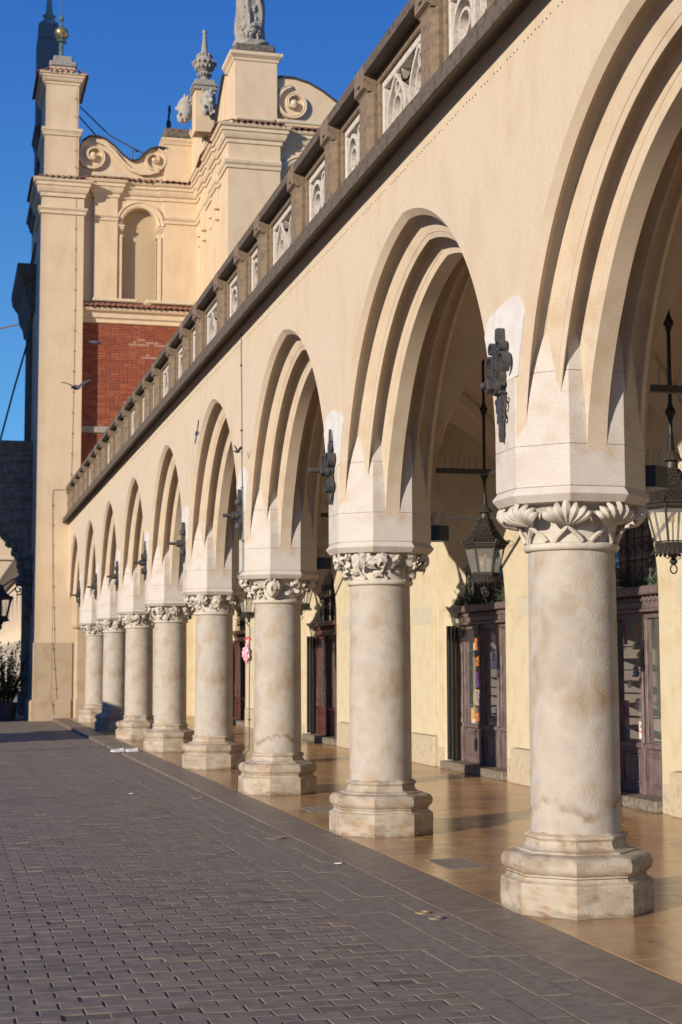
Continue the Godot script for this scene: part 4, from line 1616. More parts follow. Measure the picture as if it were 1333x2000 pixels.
	while y < 11.42:
		if absf(y - 8.27) > 0.11:
			var x := 3.72 - (0.13 if row % 2 else 0.0)
			while x < 7.1:
				var w := 0.125 if rng.randf() < 0.35 else 0.255
				var kind := 0 if rng.randf() < 0.5 else (1 if rng.randf() < 0.6 else 2)
				var patchy := sin(x * 2.3 + 1.0) + sin(y * 3.1 + x) * 0.8 + rng.randf_range(-1.2, 1.2)
				if y > 8.6 and y < 11.0 and patchy > 1.75:
					kind = 3
				bb[kind].bevel(V(maxf(x, 3.7), y, zr + 0.012), V(minf(x + w - 0.012, 7.1), y + 0.062, zr - 0.004 + rng.randf_range(-0.004, 0.004)), 0.003)
				x += w
		y += 0.075
		row += 1
	for i in 4:
		stuff(part(bb[i], "brickwork", M.brick[i], t, 20.0))
	mb = MB.new()
	mb.bevel(V(3.7, 8.17, zr - 0.07), V(7.1, 8.37, zr + 0.02), 0.03)
	part(mb, "stone_band", M.carved, t)

	# ---- attic: scrolls and blocks
	var at := thing("attic_crown", "cream attic parapet of paired scrolls between tower and blocks", "parapet", V(5.5, 15.8, zr))
	mb = MB.new()
	var pl := [[3.60, 15.74], [3.60, 16.55], [3.70, 16.84], [3.92, 17.0], [4.15, 17.02], [4.40, 16.93], [4.66, 16.74], [4.90, 16.50], [5.15, 16.33], [5.36, 16.40], [5.55, 16.62], [5.72, 16.76], [5.95, 16.82], [6.20, 16.80], [6.20, 15.74]]
	mb.prism(P2(pl), V(0, 0, zr + 0.02), Vector3(1, 0, 0), Vector3(0, 1, 0), Vector3(0, 0, -0.5))
	part(mb, "scroll_wall", M.tower, at, 30.0)
	mb = MB.new()
	spiral(mb, Vector2(4.02, 16.42), 0.44, 1.6, 1.0, PI * 0.6, zr + 0.02, 0.12)
	spiral(mb, Vector2(5.82, 16.42), 0.34, 1.5, -1.0, PI * 0.4, zr + 0.02, 0.10)
	var band := PackedVector3Array()
	for q in [[4.10, 16.88], [4.35, 16.80], [4.62, 16.58], [4.88, 16.28], [5.12, 16.08], [5.40, 15.98], [5.70, 16.0], [5.95, 16.10]]:
		band.push_back(V(q[0], q[1], zr - 0.04))
	mb.bar(band, Vector3(0, 0, 1), 0.10, 0.09)
	part(mb, "scroll", M.trim, at, 50.0)
	mb = MB.new()
	var lead := PackedVector3Array()
	for i in range(1, 14):
		lead.push_back(V(pl[i][0], pl[i][1] + 0.02, zr + 0.2))
	mb.bar(lead, Vector3(0, 0, 1), 0.56, 0.04)
	part(mb, "lead_cap", M.lead, at, 40.0)
	# block between the scrolls and the west return
	mb = MB.new()
	mb.bevel(V(6.14, 15.74, zr - 0.05), V(7.30, 16.98, zr + 1.0), 0.01)
	mb.bevel(V(6.95, 15.74, 43.4), V(7.40, 17.2, zr + 0.3), 0.01)
	part(mb, "block", M.tower, at)
	mb = MB.new()
	moulding(mb, [[7.30, zr - 0.05], [6.14, zr - 0.05], [6.14, zr + 1.0]], [[0.0, 16.92], [0.03, 16.94], [0.06, 17.02], [0.10, 17.06], [0.10, 17.12], [0.0, 17.14]])
	moulding(mb, [[7.40, 43.4], [6.95, 43.4], [6.95, zr + 0.3]], [[0.0, 17.14], [0.03, 17.16], [0.06, 17.24], [0.10, 17.28], [0.10, 17.34], [0.0, 17.36]])
	part(mb, "block_cornice", M.trim, at)
	mb = MB.new()
	mb.bevel(V(6.12, 17.14, zr - 0.08), V(7.0, 17.45, zr + 0.9), 0.04)
	part(mb, "dark_cap", M.darkstone, at)
	mb = MB.new()
	mb.bevel(V(7.04, 17.36, 43.5), V(7.40, 17.56, 44.6), 0.04)
	part(mb, "dark_cap", M.darkstone, at)
	# concave parapet on the west return
	mb = MB.new()
	var cv := PackedVector2Array([Vector2(40.9, 15.74), Vector2(40.9, 17.4), Vector2(41.2, 17.2), Vector2(41.6, 16.95), Vector2(42.0, 16.6), Vector2(42.4, 16.2), Vector2(42.9, 16.0), Vector2(43.5, 15.95), Vector2(43.5, 15.74)])
	mb.prism(cv, Vector3(7.12, 0, 0), Vector3(0, 0, -1), Vector3(0, 1, 0), Vector3(0.5, 0, 0))
	part(mb, "scroll_wall", M.tower, at, 30.0)
	mb = MB.new()
	var lc := PackedVector3Array()
	for i in range(1, 8):
		lc.push_back(Vector3(7.34, cv[i].y + 0.02, -cv[i].x))
	mb.bar(lc, Vector3(1, 0, 0), 0.6, 0.05)
	part(mb, "lead_cap", M.lead, at, 40.0)
	# upper block of the statue pier
	mb = MB.new()
	mb.bevel(V(7.20, 15.74, zp + 0.05), V(8.37, 17.56, zp + 1.25), 0.012)
	part(mb, "block", M.tower, at)
	mb = MB.new()
	moulding(mb, [[8.37, zp + 1.25], [8.37, zp + 0.05], [7.20, zp + 0.05], [7.20, zp + 1.25]], [[0.0, 17.46], [0.03, 17.48], [0.04, 17.54], [0.12, 17.62], [0.13, 17.70], [0.0, 17.74]])
	part(mb, "block_cornice", M.trim, at)
	mb = MB.new()
	mb.bevel(V(7.22, 17.74, zp + 0.08), V(8.32, 17.98, zp + 1.2), 0.05)
	part(mb, "dark_cap", M.darkstone, at)
	# scroll parapet to the right of it
	mb = MB.new()
	var ps := [[8.30, 15.74], [8.30, 17.10], [8.50, 17.16], [8.85, 17.16], [9.25, 17.06], [9.65, 16.86], [10.1, 16.55], [10.6, 16.25], [11.2, 16.1], [11.2, 15.74]]
	mb.prism(P2(ps), V(0, 0, zp + 0.22), Vector3(1, 0, 0), Vector3(0, 1, 0), Vector3(0, 0, -0.5))
	part(mb, "scroll_wall", M.tower, at, 30.0)
	mb = MB.new()
	spiral(mb, Vector2(8.84, 16.44), 0.46, 1.6, 1.0, PI * 0.55, zp + 0.22, 0.12)
	part(mb, "scroll", M.trim, at, 50.0)
	mb = MB.new()
	lead = PackedVector3Array()
	for i in range(1, 9):
		lead.push_back(V(ps[i][0], ps[i][1] + 0.02, zp + 0.45))
	mb.bar(lead, Vector3(0, 0, 1), 0.56, 0.05)
	part(mb, "lead_cap", M.lead, at, 40.0)
	sculptures(zr, zp)

func sculptures(zr: float, zp: float) -> void:
	var nz := FastNoiseLite.new()
	nz.seed = 9
	nz.frequency = 0.03
	# urn on its pedestal
	var u := thing("stone_urn", "weathered stone urn with beaded rim on a slim pedestal", "urn", V(6.93, 16.9, 43.2))
	var o := V(6.93, 0, 43.2)
	var mb := MB.new()
	mb.bevel(V(6.63, 16.5, 42.95), V(7.20, 17.72, 43.5), 0.01)
	part(mb, "pedestal", M.tower, u)
	mb = MB.new()
	for q in [[17.72, 17.78, 0.06], [17.78, 17.84, 0.03], [17.84, 17.90, 0.07], [17.90, 18.04, 0.0]]:
		mb.bevel(V(6.63 - q[2], q[0], 42.95 - q[2]), V(7.20 + q[2], q[1], 43.5 + q[2]), 0.012)
	part(mb, "pedestal_cap", M.carved, u)
	mb = MB.new()
	mb.lathe([[0.22, 18.04], [0.23, 18.07], [0.12, 18.12], [0.10, 18.18], [0.17, 18.20], [0.20, 18.25], [0.17, 18.31], [0.13, 18.33], [0.22, 18.40], [0.28, 18.48], [0.31, 18.56], [0.31, 18.60], [0.27, 18.64], [0.24, 18.72], [0.17, 18.80], [0.10, 18.86], [0.13, 18.89], [0.12, 18.92], [0.085, 18.96], [0.085, 19.06], [0.05, 19.32], [0.07, 19.36], [0.05, 19.40], [0.045, 19.46], [0.07, 19.50], [0.06, 19.56], [0.0, 19.58]], 20, o)
	for i in 14:
		var a := TAU * i / 14
		mb.blob(o + Vector3(cos(a) * 0.32, 18.58, sin(a) * 0.32), Vector3(0.045, 0.05, 0.045), 5)
		mb.blob(o + Vector3(cos(a) * 0.195, 18.25, sin(a) * 0.195), Vector3.ONE * 0.032, 4)
		mb.blob(o + Vector3(cos(a + 0.2) * 0.20, 18.78, sin(a + 0.2) * 0.20), Vector3(0.04, 0.07, 0.04), 5)
		mb.blob(o + Vector3(cos(a + 0.2) * 0.25, 18.46, sin(a + 0.2) * 0.25), Vector3(0.045, 0.06, 0.045), 5)
	part(mb, "vase", M.carved, u, 50.0)
	# two grotesque masks
	for k in 2:
		var c := V(6.62, 17.72, 44.6) if k == 0 else V(6.98, 17.30, 42.78)
		var face := PI * 0.98 if k == 0 else -1.35
		mb = MB.new()
		mask(mb, c, face, 0.30 if k == 0 else 0.27)
		var rr := RandomNumberGenerator.new()
		rr.seed = 50 + k
		var fw := Vector3(cos(face), 0, -sin(face))
		for i in 40:
			var beard := i < 20
			var q := c + Vector3(0, rr.randf_range(-0.42, -0.16) if beard else rr.randf_range(0.0, 0.36), 0) + fw * (rr.randf_range(0.02, 0.22) if beard else rr.randf_range(-0.16, 0.08)) + Vector3.UP.cross(fw) * rr.randf_range(-0.2, 0.2)
			mb.blob(q, Vector3(rr.randf_range(0.03, 0.06), rr.randf_range(0.05, 0.09), rr.randf_range(0.03, 0.06)), 5, 0.4, nz)
		single(mb, "stone_mask", M.mask, ["bearded stone mask in profile on the dark capped block", "pale stone mask with staring eye on the urn pedestal"][k], "sculpture", "", c, 60.0)
	# dark metal finial far behind
	mb = MB.new()
	mb.lathe([[0.30, 17.2], [0.34, 17.5], [0.22, 17.6], [0.12, 17.75], [0.18, 17.85], [0.10, 17.95], [0.09, 18.2], [0.12, 18.5], [0.06, 18.6], [0.08, 19.0], [0.03, 19.1], [0.04, 19.25], [0.0, 19.3]], 10, V(6.78, 0, 49.5))
	mb.blob(V(6.80, 19.42, 49.5), Vector3(0.05, 0.16, 0.09), 6)
	single(mb, "metal_finial", M.lead, "dark metal spike finial with perched bird behind the stone mask", "finial", "", V(6.78, 17.2, 49.5))
	# draped statue on the tall pier
	var st := thing("draped_statue", "weathered stone statue on garlanded base cut off by the picture's top", "statue", V(7.72, 17.98, zp + 0.62))
	var b := V(7.72, 0, zp + 0.62)
	mb = MB.new()
	mb.blob(b + Vector3(0.05, 18.10, 0), Vector3(0.50, 0.20, 0.40), 14, 0.25, nz)
	part(mb, "rock_base", M.carved, st, 60.0)
	mb = MB.new()
	var r := RandomNumberGenerator.new()
	r.seed = 5
	for i in 110:
		var a := r.randf() * TAU
		var y := 18.20 + r.randf() * 1.0
		var rr := 0.30 - 0.08 * absf(y - 18.4)
		mb.blob(b + Vector3(cos(a) * rr, y, sin(a) * rr), Vector3(r.randf_range(0.05, 0.11), r.randf_range(0.05, 0.12), r.randf_range(0.05, 0.1)), 6, 0.4, nz)
	part(mb, "garland", M.carved, st, 60.0)
	mb = MB.new()
	var rows := []
	for i in 22:
		var t := i / 21.0
		var y := lerpf(18.15, 20.55, t)
		var row := PackedVector3Array()
		var wr := lerpf(0.30, 0.25, t) + 0.05 * sin(t * 5.0)
		for j in 44:
			var a := TAU * j / 44
			var fold := 0.05 * sin(a * 7.0 + t * 3.0 + sin(t * 7.0)) + 0.024 * sin(a * 13.0 - t * 9.0)
			row.push_back(b + Vector3(cos(a) * (wr + fold) * 1.1, y, sin(a) * (wr + fold) * 0.9))
		rows.append(row)
	mb.grid(rows, true)
	part(mb, "drapery", M.carved, st, 60.0)
	mb = MB.new()
	var skin := [[0.25, 20.50], [0.30, 20.70], [0.34, 20.95], [0.30, 21.10], [0.12, 21.18], [0.10, 21.26], [0.15, 21.34], [0.17, 21.46], [0.15, 21.58], [0.0, 21.68]]
	mb.lathe(skin, 20, b, 0.0, Vector3(1.0, 1.0, 0.75))
	for s in [-1, 1]:
		mb.tube(P3([b + Vector3(s * 0.33, 21.0, 0), b + Vector3(s * 0.42, 20.7, 0.05), b + Vector3(s * 0.34, 20.4, 0.2), b + Vector3(s * 0.18, 20.45, 0.28)]), [0.09, 0.085, 0.07, 0.06], 8)
	part(mb, "torso", M.carved, st, 60.0)
	# grey chimney slab with copper top, behind the tower
	var ch := thing("grey_pinnacle", "grey metal clad pinnacle with copper cap behind the gilded ball", "pinnacle", V(2.85, 18.0, 49.3))
	mb = MB.new()
	mb.bevel(V(2.52, 17.0, 48.9), V(3.20, 21.2, 49.7), 0.02)
	mb.bevel(V(2.56, 21.2, 48.95), V(3.16, 21.75, 49.65), 0.05)
	part(mb, "slab", M.zinc, ch)
	mb = MB.new()
	mb.lathe([[0.30, 21.75], [0.30, 21.85], [0.20, 21.92], [0.14, 22.0], [0.22, 22.08], [0.12, 22.15], [0.08, 22.6], [0.0, 22.9]], 14, V(2.9, 0, 49.3))
	part(mb, "cap", M.copper, ch)

func mask(mb: MB, c: Vector3, turn: float, R: float) -> void:
	var fw := Vector3(cos(turn), 0, -sin(turn)).normalized()
	var s := Vector3.UP.cross(fw)
	var rows := []
	for i in 25:
		var th := PI * i / 24
		var row := PackedVector3Array()
		for j in 36:
			var ph := TAU * j / 36
			var d := Vector3(sin(th) * sin(ph), cos(th), sin(th) * cos(ph))
			var k := R * (1.0 + 0.25 * d.y * d.y)
			if d.z > -0.2:
				k += R * (0.42 * exp(-d.x * d.x / 0.02) * exp(-pow(d.y - 0.0, 2) / 0.03) - 0.2 * exp(-pow(absf(d.x) - 0.38, 2) / 0.03) * exp(-pow(d.y - 0.22, 2) / 0.02) + 0.14 * exp(-pow(d.y - 0.40, 2) / 0.01) + 0.1 * sin(d.x * 22.0 + d.y * 4.0) * exp(-pow(d.y + 0.75, 2) / 0.1) - 0.16 * exp(-d.x * d.x / 0.08) * exp(-pow(d.y + 0.35, 2) / 0.006) + 0.2 * exp(-pow(d.y + 0.8, 2) / 0.05))
			k += R * 0.07 * sin(d.x * 9.0) * sin(d.y * 12.0) * clampf(-d.z + 0.5, 0, 1)
			row.push_back(c + s * d.x * k * 0.75 + Vector3(0, d.y * k, 0) + fw * d.z * k * 0.8)
		rows.append(row)
	mb.grid(rows, true)

# ------------------------------------------------------------------ shaded loggia, far arcade and the square
func loggia() -> void:
	var g := thing("stone_loggia", "dark stone loggia with carved arch in the shade beside the tower", "loggia", V(1.0, 0, 49))
	var z0 := 47.9
	var mb := MB.new()
	# south wall with a wide round arch; only its right haunch is in view
	var cx := 0.35
	var hw := 1.95
	var spring := 4.05
	var n := 20
	var r0 := PackedVector3Array()
	var r1 := PackedVector3Array()
	var a := PackedVector3Array()
	var b := PackedVector3Array()
	for i in n + 1:
		var t := PI * i / n
		var p := Vector2(cx - hw * cos(t), spring + 1.75 * sin(t))
		r0.push_back(V(p.x, p.y, z0))
		r1.push_back(V(p.x, 8.1, z0))
		a.push_back(V(p.x, p.y, z0))
		b.push_back(V(p.x, p.y, z0 + 0.9))
	mb.grid([r0, r1])
	mb.grid([a, b])
	rect_wall(mb, cx + hw, 2.7, 0, 8.1, z0)
	rect_wall(mb, -2.4, cx - hw, 0, 8.1, z0)
	mb.quad(V(-2.4, 0, z0), V(-2.4, 8.1, z0), V(-2.4, 8.1, z0 + 6), V(-2.4, 0, z0 + 6))
	mb.quad(V(-2.4, 8.1, z0), V(2.7, 8.1, z0), V(2.7, 8.1, z0 + 6), V(-2.4, 8.1, z0 + 6))
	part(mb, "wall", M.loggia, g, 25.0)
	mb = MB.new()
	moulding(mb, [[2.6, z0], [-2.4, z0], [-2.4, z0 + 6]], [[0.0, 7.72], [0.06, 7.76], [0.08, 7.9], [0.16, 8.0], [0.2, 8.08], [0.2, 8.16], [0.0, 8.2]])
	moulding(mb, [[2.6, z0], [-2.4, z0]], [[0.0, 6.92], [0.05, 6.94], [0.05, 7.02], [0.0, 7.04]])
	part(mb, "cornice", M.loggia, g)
	# stone courses
	mb = MB.new()
	var rr := RandomNumberGenerator.new()
	rr.seed = 21
	var y := 5.75
	while y < 7.7:
		var x := -2.4 + rr.randf() * 0.5
		var h := 0.36
		while x < 2.5:
			var w := rr.randf_range(0.5, 1.0)
			if y < 6.8 or y > 7.06:
				mb.bevel(V(x, y, z0 + 0.02), V(minf(x + w - 0.012, 2.52), y + h - 0.012, z0 - 0.018 - rr.randf() * 0.006), 0.008)
			x += w
		y += h
	part(mb, "stone_courses", M.loggia, g, 20.0)
	# carved leaves hanging along the arch edge
	var nz := FastNoiseLite.new()
	nz.seed = 31
	nz.frequency = 0.03
	mb = MB.new()
	for i in 46:
		var t := PI * (0.50 + 0.5 * i / 46.0)
		var p := Vector2(cx - (hw - 0.03) * cos(t), spring + 1.70 * sin(t))
		mb.blob(V(p.x + rr.randf_range(-0.05, 0.05), p.y + rr.randf_range(-0.06, 0.06), z0 - 0.02), Vector3(rr.randf_range(0.05, 0.10), rr.randf_range(0.06, 0.12), 0.10), 6, 0.4, nz)
	part(mb, "arch_carving", M.loggia, g, 60.0)
	mb = MB.new()
	mb.bevel(V(2.12, 3.86, z0 - 0.12), V(2.6, 4.08, z0 + 0.9), 0.03)
	mb.bevel(V(2.30, 0, z0 - 0.04), V(2.62, 3.86, z0 + 0.7), 0.03)
	mb.bevel(V(2.22, 0, z0 - 0.12), V(2.62, 0.7, z0 + 0.8), 0.05)
	part(mb, "arch_pier", M.loggia, g)
	# the gabled front above, seen edge-on: dark stepped ledges in the shade
	var f := thing("shaded_front", "shaded gable front with heavy dark cornice left of the tower", "building", V(2.6, 8, 50))
	mb = MB.new()
	mb.box(V(2.50, 8.2, 47.9), V(6.5, 12.2, 52.0))
	mb.box(V(2.56, 12.2, 47.9), V(3.6, 15.7, 51.2))
	mb.box(V(2.66, 15.7, 47.9), V(3.5, 17.9, 49.6))
	part(mb, "wall", M.tower, f)
	mb = MB.new()
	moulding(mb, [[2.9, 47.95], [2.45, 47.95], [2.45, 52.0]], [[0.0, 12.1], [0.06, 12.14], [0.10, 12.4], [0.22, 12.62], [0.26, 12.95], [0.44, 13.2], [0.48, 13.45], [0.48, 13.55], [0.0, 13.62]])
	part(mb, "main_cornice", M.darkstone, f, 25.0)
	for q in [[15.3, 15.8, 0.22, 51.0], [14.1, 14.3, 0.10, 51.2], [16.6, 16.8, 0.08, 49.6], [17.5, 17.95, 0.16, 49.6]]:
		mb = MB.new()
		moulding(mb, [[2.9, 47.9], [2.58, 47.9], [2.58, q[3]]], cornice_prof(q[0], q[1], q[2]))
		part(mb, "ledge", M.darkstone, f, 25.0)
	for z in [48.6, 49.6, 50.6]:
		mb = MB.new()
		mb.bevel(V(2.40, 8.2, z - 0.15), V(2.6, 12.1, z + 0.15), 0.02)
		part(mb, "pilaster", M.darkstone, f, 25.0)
	# ---- far half of the arcade, sunlit, seen through the loggia
	var fa := thing("far_arcade", "distant sunlit arcade with balustrade seen under the dark loggia arch", "building", V(3.5, 0, 90))
	var z := 66.0
	var w := MB.new()
	var rl := MB.new()
	for k in 12:
		var zc := z + S * (k + 0.5)
		for s in [-1, 1]:
			var pts := PackedVector2Array([Vector2(S / 2, 2.604)])
			pts.append_array(arc(0, 0, 4))
			pts.append_array(arc(0, 1, 6).slice(1))
			var q0 := PackedVector3Array()
			var q1 := PackedVector3Array()
			var q2 := PackedVector3Array()
			for q in pts:
				q0.push_back(V(WX, q.y, zc + s * q.x))
				q1.push_back(V(WX, 5.66, zc + s * q.x))
				q2.push_back(V(WX + 0.5, q.y - 0.15, zc + s * q.x * 0.9))
			w.grid([q0, q1])
			w.grid([q0, q2])
		w.oct([[AP, 2.6], [AP, 3.7]], V(D, 0, zc - S / 2))
		rl.lathe([[0.28, 0.4], [0.275, 2.25]], 14, V(D, 0, zc - S / 2))
		rl.oct([[0.437, 0.0], [0.437, 0.2], [0.40, 0.36], [0.29, 0.46]], V(D, 0, zc - S / 2))
		rl.lathe([[0.28, 2.25], [0.42, 2.45], [0.44, 2.6]], 10, V(D, 0, zc - S / 2))
	w.quad(V(SX, 0, z), V(SX, 5.6, z), V(SX, 5.6, z + 60), V(SX, 0, z + 60))
	w.quad(V(WX, 5.6, z), V(SX, 5.6, z), V(SX, 5.6, z + 60), V(WX, 5.6, z + 60))
	w.box(V(WX, 5.7, z - 4), V(WX + 0.2, 6.4, z + 60))
	w.box(V(7.3, 0, z - 8), V(16, 11.5, z + 60))
	part(w, "wall", M.plaster, fa, 25.0)
	part(rl, "columns", M.shaft, fa)
	mb = MB.new()
	mb.box(V(WX - 0.18, 5.5, z - 4), V(WX + 0.3, 5.66, z + 60))
	mb.box(V(WX - 0.1, 6.45, z - 4), V(WX + 0.3, 6.65, z + 60))
	for k in 40:
		mb.box(V(WX - 0.1, 5.66, z + k * 1.5), V(WX + 0.1, 6.5, z + k * 1.5 + 0.36))
	part(mb, "balustrade", M.rail, fa)

func far_house() -> void:
	var h := thing("distant_house", "pale distant house front closing the view under the loggia arch", "building", V(-4, 0, 150))
	var mb := MB.new()
	mb.box(V(-16, 0, 150), V(9, 15, 162))
	part(mb, "wall", M.tower, h)
	mb = MB.new()
	mb.prism(P2([[-16.5, 15.0], [-3.5, 20.5], [9.5, 15.0]]), V(0, 0, 149.5), Vector3(1, 0, 0), Vector3(0, 1, 0), Vector3(0, 0, -13))
	part(mb, "roof", M.rooftile, h)
	for i in 4:
		for k in 8:
			mb = MB.new()
			mb.bevel(V(-14.6 + k * 3.0, 1.8 + i * 3.4, 149.9), V(-13.4 + k * 3.0, 3.7 + i * 3.4, 150.2), 0.03)
			part(mb, "window", M.shopglass, h)
	mb = MB.new()
	for i in 4:
		mb.box(V(-16.2, 4.35 + i * 3.4, 149.7), V(9.2, 4.6 + i * 3.4, 150.3))
	part(mb, "string_course", M.trim, h)

func square_houses() -> void:
	# the row of town houses across the square; out of the picture, mirrored in the shop glass
	var z := -40.0
	var i := 0
	var paints := [M.tower, M.plaster, M.shopwall, M.vault]
	var looks := ["ochre", "cream", "yellow", "beige"]
	var nth := ["first", "second", "third", "fourth", "fifth", "sixth", "seventh", "eighth", "ninth", "tenth", "eleventh", "twelfth", "thirteenth", "fourteenth"]
	while z < 290.0:
		var w := rng.randf_range(30.0, 42.0)
		var h := rng.randf_range(13.0, 17.0)
		var t := thing("town_house", "%s %s town house from the south across the square" % [nth[i], looks[i % 4]], "building", V(-92, 0, z + w / 2), "town houses across the square")
		var mb := MB.new()
		mb.box(V(-104, -0.2, z), V(-92, h, z + w - 0.05))
		part(mb, "wall", paints[i % 4], t)
		mb = MB.new()
		mb.prism(P2([[-104.5, h], [-98.0, h + 3.5], [-91.4, h]]), V(0, 0, z), Vector3(1, 0, 0), Vector3(0, 1, 0), Vector3(0, 0, -w + 0.05))
		part(mb, "roof", M.rooftile, t)
		for f in 4:
			for k in int(w / 5.2):
				mb = MB.new()
				mb.bevel(V(-92.2, 1.6 + f * 3.4, z + 1.6 + k * 5.0), V(-91.9, 3.6 + f * 3.4, z + 3.4 + k * 5.0), 0.03)
				part(mb, "window", M.shopglass, t)
		z += w
		i += 1

func surroundings() -> void:
	square_houses()
	far_house()
	# what shades the middle of the hall: the tall brick tower on the square, out of the picture
	var az := deg_to_rad(34.0)
	var back := Vector2(-cos(az), -sin(az))      # towards the sun, in (x, zf)
	var side := Vector2(-sin(az), cos(az))
	var edge := Vector2(2.44, ZT + 0.1)
	var wdt := 15.0
	var c := edge + back * 52.0 + side * wdt / 2
	var t := thing("town_hall_tower", "tall square tower standing across the square", "tower", V(c.x, 0, c.y))
	var mb := MB.new()
	var bs := Basis(Vector3(back.x, 0, -back.y), Vector3.UP, Vector3(side.x, 0, -side.y))
	mb.obox(Transform3D(bs, V(c.x, 24, c.y)), Vector3(6, 24, wdt / 2), 0.2)
	part(mb, "shaft", M.brick[1], t)
	mb = MB.new()
	mb.lathe([[7.6, 48], [8.6, 49], [6.0, 53], [4.5, 58], [2.0, 62], [0.3, 70], [0.0, 72]], 8, V(c.x, 0, c.y), 0.3)
	part(mb, "helmet", M.copper, t)
	# closed market stall left of the picture, throwing the band of shade over the paving
	var s := thing("market_stall", "closed wooden market stall standing on the square", "stall", V(-3.2, gy(30), 31.5))
	mb = MB.new()
	mb.bevel(V(-4.3, gy(32), 30.2), V(-2.2, 2.2, 33.2), 0.03)
	part(mb, "cabin", M.redwood, s)
	mb = MB.new()
	mb.prism(P2([[-4.7, 2.2], [-3.25, 2.95], [-1.8, 2.2]]), V(0, 0, 29.9), Vector3(1, 0, 0), Vector3(0, 1, 0), Vector3(0, 0, -3.6))
	part(mb, "roof", M.lead, s)
	mb = MB.new()
	mb.tube(P3([V(-1.6, gy(27), 27.2), V(-1.6, 3.4, 27.2)]), 0.07, 8)
	mb.lathe([[0.16, gy(27)], [0.14, 0.3], [0.07, 0.5]], 10, V(-1.6, 0, 27.2))
	mb.lathe([[0.05, 3.3], [0.2, 3.4], [0.25, 3.7], [0.1, 3.9], [0.0, 4.0]], 10, V(-1.6, 0, 27.2))
	single(mb, "street_lamp", M.iron, "dark iron street lamp standing on the square", "lamp", "", V(-1.6, 0, 27.2))

# ------------------------------------------------------------------ hanging lanterns
func hexring(r: float, y: float, n := 6) -> PackedVector3Array:
	var o := PackedVector3Array()
	for i in n:
		var t := TAU * (i + 0.0) / n + PI / 6
		o.push_back(Vector3(cos(t) * r, y, sin(t) * r))
	return o

